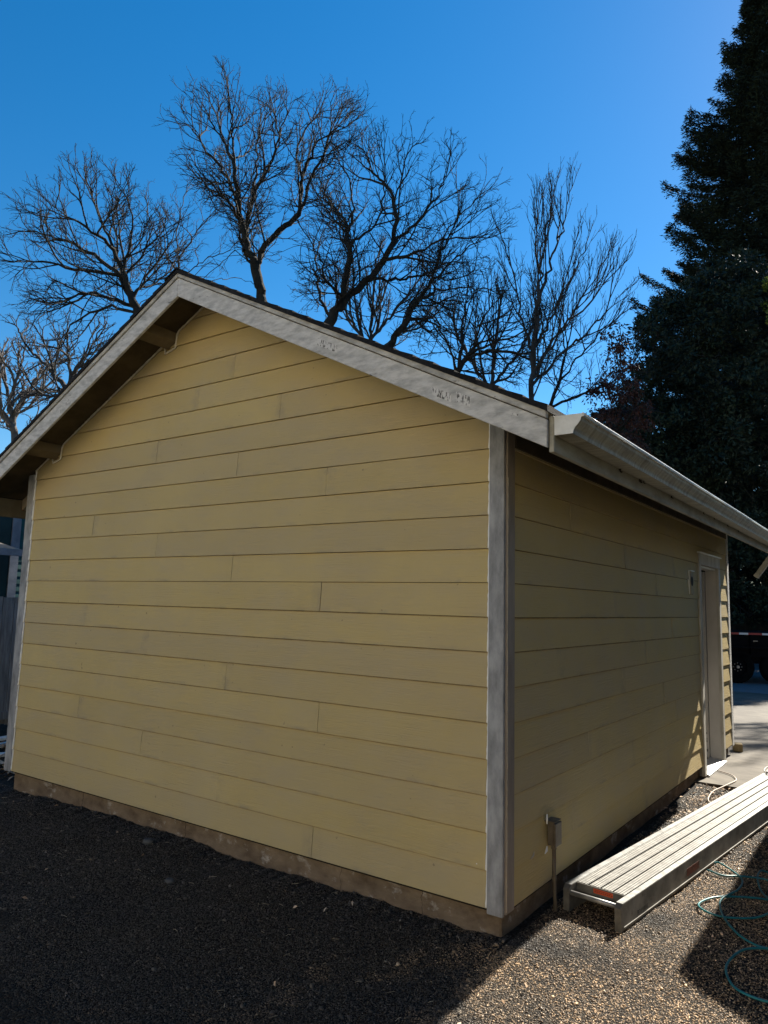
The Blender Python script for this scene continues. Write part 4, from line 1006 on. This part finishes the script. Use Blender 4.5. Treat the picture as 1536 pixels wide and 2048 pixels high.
    return root
TG = 'bare deciduous trees behind the garage'
bare_tree('bare_tree', 'dark gnarled bare tree leaning left, leftmost above the left roof slope', 'tree', 17.5, 2.2,
    [[(282, 640), (262, 590), (245, 540), (228, 500), (205, 450), (188, 405), (172, 350)],
     [(262, 590), (235, 545), (195, 515), (150, 488), (95, 470), (40, 462)],
     [(248, 555), (200, 545), (150, 540), (100, 525), (50, 520), (12, 522)],
     [(275, 620), (235, 600), (190, 585), (150, 592), (105, 610), (70, 640)],
     [(278, 630), (225, 610), (180, 625), (140, 650), (120, 690)],
     [(228, 500), (195, 470), (150, 440), (100, 420), (60, 425)],
     [(245, 540), (262, 480), (265, 430), (250, 390)],
     [(268, 600), (290, 555), (318, 520), (345, 480), (360, 440)]],
    [(0, 500), (40, 430), (110, 375), (170, 325), (215, 320), (258, 365), (270, 430), (330, 430), (365, 440), (360, 520), (320, 590), (260, 640), (215, 680), (150, 720), (95, 720), (70, 650), (60, 560), (15, 540)],
    21, 'bark_dark', dens=1.22, L1=1.7, mx=0.17, group=TG)
bare_tree('bare_tree', 'slender bare tree directly behind the roof peak, paler than its neighbours', 'tree', 24.0, 2.2,
    [[(356, 600), (357, 520), (352, 470), (360, 420), (372, 385)], [(356, 540), (320, 490), (300, 440), (292, 400)], [(357, 520), (395, 460), (430, 420)], [(356, 560), (410, 520), (460, 500)], [(356, 580), (300, 560), (270, 520)]],
    [(250, 440), (290, 385), (330, 375), (380, 370), (430, 395), (480, 440), (480, 560), (430, 600), (290, 590), (260, 520)],
    22, 'bark_grey', L1=1.5, dens=0.8, mx=0.10, group=TG)
bare_tree('bare_tree', 'tallest bare tree, forked black trunk right of the roof peak', 'tree', 18.0, 2.2,
    [[(530, 615), (518, 570), (508, 530), (496, 490), (484, 450), (476, 400), (470, 340), (466, 280), (458, 220), (452, 160)],
     [(500, 505), (494, 445), (506, 400), (514, 350), (512, 290), (530, 240), (552, 200)],
     [(512, 545), (530, 490), (560, 460), (598, 428), (604, 380), (592, 310), (610, 260), (640, 225), (690, 215)],
     [(476, 400), (450, 350), (420, 310), (398, 275), (375, 250), (350, 245)],
     [(470, 330), (440, 270), (410, 225), (385, 185)],
     [(484, 450), (455, 400), (420, 380), (385, 335)],
     [(598, 330), (630, 290), (665, 262), (712, 240)],
     [(518, 570), (470, 555), (430, 560), (390, 580)],
     [(508, 530), (470, 500), (440, 530), (400, 560)],
     [(602, 400), (625, 350), (650, 300), (662, 240), (666, 195)],
     [(514, 360), (545, 320), (560, 270), (575, 225)]],
    [(348, 245), (385, 180), (420, 185), (450, 148), (500, 165), (560, 190), (600, 225), (660, 188), (714, 232), (705, 300), (660, 340), (640, 400), (600, 450), (560, 500), (520, 560), (470, 540), (470, 460), (400, 400), (380, 330), (385, 280)],
    23, 'bark_dark', dens=1.22, L1=1.6, mx=0.19, group=TG)
bare_tree('bare_tree', 'broad bare tree with a mossy forked trunk above the middle of the right roof slope', 'tree', 17.0, 2.6,
    [[(652, 660), (668, 622), (690, 600), (715, 580), (742, 556), (765, 525), (785, 490), (795, 440), (800, 380), (810, 320), (830, 290)],
     [(680, 605), (690, 560), (700, 510), (708, 480), (742, 460), (765, 420), (770, 360), (760, 300)],
     [(702, 495), (690, 440), (660, 410), (630, 385), (612, 340)],
     [(706, 480), (710, 420), (700, 360), (680, 310), (668, 290)],
     [(765, 525), (800, 515), (850, 500), (890, 470), (930, 420), (960, 390)],
     [(690, 600), (650, 560), (640, 520), (620, 480), (600, 450)],
     [(655, 640), (640, 600), (636, 560), (628, 500)],
     [(785, 490), (830, 450), (870, 400), (895, 340), (900, 300)],
     [(795, 440), (780, 380), (740, 340), (725, 290)],
     [(742, 556), (800, 560), (850, 550), (900, 560), (960, 540)]],
    [(600, 430), (640, 360), (670, 275), (720, 285), (760, 275), (800, 290), (850, 285), (900, 300), (940, 350), (980, 400), (1010, 430), (1000, 490), (960, 560), (880, 560), (800, 600), (740, 640), (640, 640), (610, 560)],
    24, 'bark_dark', dens=1.22, L1=1.6, mx=0.2, group=TG)
bare_tree('bare_tree', 'leaning bare tree whose trunk rises rightward from the middle of the right roof slope', 'tree', 19.5, 2.4,
    [[(770, 705), (795, 665), (815, 640), (835, 600), (860, 565), (895, 530), (930, 500), (970, 470), (1000, 450)],
     [(835, 600), (880, 580), (930, 575), (980, 580)], [(860, 565), (880, 510), (900, 470), (940, 430)], [(815, 640), (850, 640), (890, 660)]],
    [(780, 520), (860, 430), (940, 400), (1012, 430), (1015, 520), (1000, 620), (900, 700), (800, 700), (770, 640)],
    25, 'bark_dark', dens=1.22, L1=1.7, mx=0.13, group=TG)
bare_tree('bare_tree', 'low spreading bare tree with arching black limbs near the eave end of the roof', 'tree', 16.0, 2.0,
    [[(900, 765), (925, 725), (948, 695), (985, 672), (1030, 655), (1075, 640)], [(925, 725), (975, 700), (1030, 705), (1080, 730), (1110, 770)],
     [(948, 695), (960, 650), (985, 610), (1010, 570)], [(915, 740), (925, 680), (935, 620), (945, 570)], [(940, 705), (1000, 680), (1060, 680), (1110, 700)], [(905, 750), (900, 700), (880, 650), (850, 620)]],
    [(780, 640), (860, 580), (940, 540), (1010, 560), (1090, 620), (1130, 700), (1140, 790), (1040, 790), (960, 770), (880, 740), (800, 720)],
    26, 'bark_dark', dens=1.22, L1=1.5, mx=0.11, group=TG)
bare_tree('slender_tree', 'upright bare tree with straight whippy branches, rightmost against open sky', 'tree', 15.0, 1.5,
    [[(1060, 830), (1062, 760), (1068, 680), (1078, 600), (1082, 520), (1092, 450), (1105, 395)],
     [(1064, 720), (1045, 640), (1030, 560), (1010, 490), (995, 455)], [(1078, 600), (1110, 500), (1130, 440), (1144, 375)],
     [(1062, 760), (1100, 690), (1150, 620), (1190, 560), (1215, 510)], [(1070, 690), (1120, 600), (1150, 540), (1175, 480)], [(1062, 770), (1130, 700), (1200, 640), (1250, 580)],
     [(1062, 740), (1130, 650), (1185, 600), (1230, 545)], [(1080, 560), (1070, 500), (1075, 430)]],
    [(1000, 455), (1030, 520), (1060, 480), (1070, 410), (1105, 370), (1145, 365), (1170, 470), (1215, 490), (1258, 570), (1250, 650), (1200, 740), (1150, 800), (1060, 810), (1000, 700), (990, 560)],
    27, 'bark_grey', L1=1.5, a1=0.5, up=0.30, wander=0.07, knob=1.3, mx=0.052, tip=0.0036, dens=0.85, group=TG)
bare_tree('slender_tree', 'thin dark stemmed bare tree between the whippy tree and the russet shrub', 'tree', 17.0, 1.5,
    [[(1095, 830), (1120, 760), (1135, 690), (1150, 620), (1180, 560)], [(1120, 760), (1170, 700), (1220, 650)], [(1135, 700), (1120, 640), (1125, 570)], [(1100, 810), (1160, 790), (1230, 760), (1270, 720)]],
    [(1090, 600), (1180, 540), (1250, 600), (1290, 700), (1260, 800), (1100, 810), (1070, 720)],
    28, 'bark_dark', L1=1.4, a1=0.6, up=0.18, wander=0.1, mx=0.07, group=TG)
bare_tree('pale_tree', 'pale twiggy sunlit tree far off at the left edge below the dark tree', 'tree', 30.0, 2.5,
    [[(30, 900), (25, 840), (15, 780), (0, 720)], [(25, 840), (60, 780), (90, 730)], [(25, 860), (-20, 800), (-60, 740)], [(20, 800), (40, 740), (50, 690)]],
    [(-80, 720), (0, 690), (60, 680), (110, 720), (120, 800), (60, 880), (0, 900), (-80, 860)],
    29, 'bark_pale', L1=2.2, dens=0.7, tip=0.009, mx=0.14, group=TG)
bare_tree('pale_tree', 'fine twigged grey tree behind the left roof slope, lower than the dark leftmost tree', 'tree', 24.0, 2.0,
    [[(150, 850), (145, 790), (140, 740), (135, 700)], [(145, 790), (100, 740), (60, 700), (30, 650)], [(142, 750), (180, 700), (200, 660)], [(146, 800), (110, 790), (70, 790), (20, 770)]],
    [(20, 650), (90, 630), (160, 640), (210, 660), (200, 740), (150, 790), (60, 800), (30, 730)],
    30, 'bark_grey', L1=2.0, dens=0.75, tip=0.007, mx=0.09, group=TG)

bare_tree('thin_tree', 'thin grey multi-stemmed tree behind the broad mossy tree, above the right roof slope', 'tree', 27.0, 2.0,
    [[(745, 720), (742, 650), (748, 580), (752, 520)], [(745, 700), (700, 640), (670, 580)], [(744, 680), (790, 620), (830, 570)], [(745, 710), (810, 660), (870, 630)]],
    [(600, 600), (680, 520), (760, 480), (850, 520), (900, 600), (890, 690), (760, 700), (640, 650)],
    32, 'bark_grey', L1=2.3, a1=0.6, up=0.2, wander=0.09, dens=0.75, tip=0.006, mx=0.06, group=TG)
bare_tree('thin_tree', 'thin grey twiggy tree low behind the eave end of the right roof slope', 'tree', 25.0, 2.0,
    [[(985, 830), (985, 760), (990, 690), (1000, 620)], [(985, 790), (940, 720), (910, 660)], [(986, 770), (1040, 700), (1070, 640)]],
    [(880, 640), (960, 560), (1040, 570), (1090, 640), (1120, 760), (1040, 800), (920, 760)],
    33, 'bark_grey', L1=2.2, a1=0.6, up=0.2, wander=0.09, dens=0.75, tip=0.006, mx=0.06, group=TG)
bare_tree('bare_tree', 'bare tree standing beyond the driveway to the right of the conifer, out of the frame', 'tree', 22.0, 2.4,
    [[(1915, 800), (1915, 700), (1910, 600), (1900, 540), (1895, 480)], [(1910, 640), (1840, 580), (1790, 520)], [(1912, 620), (1980, 560), (2040, 510)], [(1900, 560), (1850, 510), (1830, 480)]],
    [(1740, 520), (1800, 470), (2000, 470), (2080, 520), (2080, 680), (1950, 740), (1840, 740), (1740, 660)],
    31, 'bark_dark', L1=2.2, dens=0.75, tip=0.008, mx=0.16)

# foliage
def leaf_quads(C_, D_, L_, W_, rg, tri=False):
    """one leaf per centre: direction D_, length L_, width W_"""
    n = len(C_); D_ = D_/np.maximum(np.linalg.norm(D_, axis=1, keepdims=True), 1e-9); r_ = rg.normal(0, 1, (n, 3)); s_ = np.cross(D_, r_); s_ /= np.maximum(np.linalg.norm(s_, axis=1, keepdims=True), 1e-9)
    L_ = L_[:, None]; W_ = W_[:, None]
    V = np.stack([C_-D_*L_*0.5, C_+s_*W_*0.5, C_+D_*L_*0.5, C_-s_*W_*0.5], 1).reshape(-1, 3)
    return V, np.arange(4*n).reshape(n, 4)
def conifer(name, label, px, D, top, prof, seed, mat, bark, nb=360):
    rg = np.random.default_rng(seed); base = gat(px, D, 0.0); Hh = float(at(px, top, D)[2]); m_px = D/FPX
    prof = sorted(prof); py = np.array([p[0] for p in prof], float); pr = np.array([p[1] for p in prof], float)*m_px
    zr_ = np.array([at(px, y, D)[2] for y in py]); clump = rg.uniform(0.76, 1.04, 400); order = np.argsort(zr_)
    def Rz(z): return np.interp(z, zr_[order], pr[order])
    root = empty(name, base, label, 'tree')
    b = MB(); n = 16; b.tube([(base[0]+0.1*math.sin(i), base[1], Hh*i/n) for i in range(n+1)], [0.45*(1-i/n)+0.02 for i in range(n+1)], 10); b.build('trunk', bark, root, smooth=True)
    LC, LD, LL, LW = [], [], [], []; bb = MB()
    for i in range(nb):
        z = Hh*(1-(rg.random()**0.85)*0.97); a = rg.uniform(0, 2*math.pi); Lb = max(0.5, Rz(z)*clump[int(z*1.4+a*1.3) % 400]*rg.uniform(0.85, 1.03)); rise = rg.uniform(-0.16, 0.10)
        droop = 0.16*Lb; dirv = np.array([math.cos(a), math.sin(a)]); ts = np.linspace(0, 1, 9)
        pts = np.stack([base[0]+dirv[0]*Lb*ts, base[1]+dirv[1]*Lb*ts, z+rise*Lb*ts-droop*np.sin(ts*np.pi)+0.12*Lb*ts**3], 1)
        bb.tube([tuple(p) for p in pts], [0.06*(1-t)+0.008 for t in ts], 5, cap=False)
        nt_ = int(90+230*Lb); t = rg.uniform(0.12, 1.0, nt_)**0.75; idx = np.clip((t*8).astype(int), 0, 7); fr = t*8-idx
        c = pts[idx]*(1-fr[:, None])+pts[idx+1]*fr[:, None]; side = np.array([-dirv[1], dirv[0], 0]); spread = 0.20*Lb*(1.12-t)+0.12
        # clumped side sprays
        cl = np.round(rg.normal(0, 1, nt_)*2.2)/2.2
        off_ = cl[:, None]*spread[:, None]*side*0.8; c = c+off_+rg.normal(0, 0.06, (nt_, 3)); c[:, 2] -= np.abs(cl)*spread*0.35+rg.exponential(0.10, nt_)
        d = np.array([dirv[0], dirv[1], 0.15])[None]*0.8+side[None]*cl[:, None]*0.6+rg.normal(0, 0.45, (nt_, 3))
        LC.append(c); LD.append(d); LL.append(rg.uniform(0.12, 0.32, nt_)); LW.append(rg.uniform(0.03, 0.07, nt_))
    bb.build('branches', bark, root)
    V, F = leaf_quads(np.concatenate(LC), np.concatenate(LD), np.concatenate(LL), np.concatenate(LW), rg)
    np_mesh('crown', V, F, mat, root); print(name, len(F), round(time.time()-T0, 1)); return root
conifer('redwood_tree', 'towering dark conifer at the right edge rising out of the frame', 1565, 35.0, -230,
    [(-230, 5), (-100, 45), (0, 88), (80, 120), (150, 160), (260, 232), (300, 190), (420, 222), (540, 270), (620, 275), (760, 300), (1000, 310), (1240, 300)], 41, 'conifer_needles', 'bark_dark', 640)
def leafy(name, label, cat, px, D, T, poly, nc, nl, cr_, size, seed, mat, bark, trunk_r=0.14, up=0.0):
    rg = np.random.default_rng(seed); base = gat(px, D, 0.0); root = empty(name, base, label, cat)
    cen = crown_pts(poly, nc, D, T, rg, shell=0.6)
    top = cen[:, 2].max(); start = np.array([base[0], base[1], 0.0]); P_ = [start]; par = [0]
    n = max(3, int(top*0.75/0.45))
    for i in range(1, n+1): P_.append(start+np.array([rg.normal(0, .03)*i**.5, rg.normal(0, .03)*i**.5, top*0.75*i/n])); par.append(len(P_)-2)
    P2, par2 = grow(P_, par, cen, 0.4, 6.0, 0.35, rg, 0.15, 0.1, 60); rad = radii(P2, par2, 0.008, 2.2, trunk_r)
    sel = np.ones(len(P2), bool); sel[0] = False; V, F = ring_mesh(P2, par2, rad, sel, 6); np_mesh('trunk', V, F, bark, root, True)
    C_ = []; D_ = []
    for c in cen:
        s = cr_*rg.uniform(0.5, 1.25); m = max(6, int(nl*rg.uniform(0.5, 1.4))); d = rg.normal(0, 1, (m, 3)); d /= np.linalg.norm(d, axis=1, keepdims=True)
        rr = s*rg.uniform(0.25, 1.0, (m, 1))**0.6; C_.append(c+d*rr*np.array([1, 1, 0.75])); D_.append(d+rg.normal(0, 0.5, d.shape)+[0, 0, up])
    C_ = np.concatenate(C_); D_ = np.concatenate(D_); k = len(C_)
    V, F = leaf_quads(C_, D_, size*rg.uniform(0.7, 1.4, k), size*rg.uniform(0.3, 0.55, k), rg); np_mesh('crown', V, F, mat, root); print(name, k, round(time.time()-T0, 1))
    return root
leafy('evergreen_tree', 'dense dark broadleaf evergreen above the gutter in front of the tall conifer', 'tree', 1450, 22.0, 2.6,
    [(1290, 640), (1330, 590), (1390, 560), (1430, 520), (1470, 505), (1540, 540), (1640, 620), (1700, 800), (1700, 1150), (1600, 1240), (1360, 1240), (1270, 1150), (1235, 1000), (1215, 900), (1240, 800), (1262, 720)],
    950, 190, 0.42, 0.135, 42, 'evergreen_leaves', 'bark_dark', 0.2)
leafy('evergreen_hedge', 'low black-green evergreen mass behind the gutter, left of the broadleaf evergreen', 'hedge', 1250, 26.0, 1.8,
    [(1130, 900), (1170, 840), (1240, 820), (1320, 900), (1330, 1100), (1320, 1240), (1130, 1240)],
    300, 150, 0.42, 0.15, 43, 'evergreen_leaves', 'bark_dark', 0.1)
leafy('sunlit_tree', 'yellow-green sunlit foliage at the right edge in front of the conifer', 'tree', 1600, 20.0, 0.8,
    [(1522, 560), (1545, 530), (1600, 520), (1680, 560), (1690, 640), (1620, 690), (1540, 660), (1518, 600)],
    70, 70, 0.22, 0.10, 44, 'bright_leaves', 'bark_dark', 0.07)
leafy('russet_shrub', 'sparse tree with dead reddish brown leaves left of the dark evergreen', 'tree', 1235, 16.0, 0.9,
    [(1185, 860), (1180, 770), (1210, 740), (1215, 670), (1240, 650), (1262, 700), (1290, 760), (1300, 860), (1290, 930), (1230, 880)],
    110, 42, 0.22, 0.085, 45, 'russet_leaves', 'bark_dark', 0.05, up=-0.8)
rg = np.random.default_rng(77); n = 60000
P_ = np.stack([rg.uniform(3.3, 4.5, n), rg.uniform(-2.6, 3.1, n), rg.uniform(0.05, 8.5, n)], 1); sh = rg.random(n) < 0.7
fc = rg.integers(0, 2, n); P_[sh & (fc == 0), 0] = 3.3+np.abs(rg.normal(0, 0.09, (sh & (fc == 0)).sum())); P_[sh & (fc == 1), 2] = 8.4+rg.normal(0, 0.08, (sh & (fc == 1)).sum())
HG = empty('added_hedge', (3.9, 0.2, 0), 'tall dark hedge added out of view on the right to cut skylight on the side wall', 'hedge')  # unseen, added to keep skylight off the garage side wall
V, F = leaf_quads(P_, rg.normal(0, 1, (n, 3)), rg.uniform(0.09, 0.18, n), rg.uniform(0.05, 0.09, n), rg); np_mesh('added_hedge_foliage', V, F, 'evergreen_leaves', HG)
b = MB()
for i in range(5): b.tube([(3.9, -2.3+i*1.2, -0.05), (3.92, -2.3+i*1.2, 2.5), (3.85, -2.2+i*1.2, 8.2)], [0.05, 0.035, 0.015], 6)
b.build('added_hedge_stems', 'bark_dark', HG)
print('scene built', round(time.time()-T0, 1))
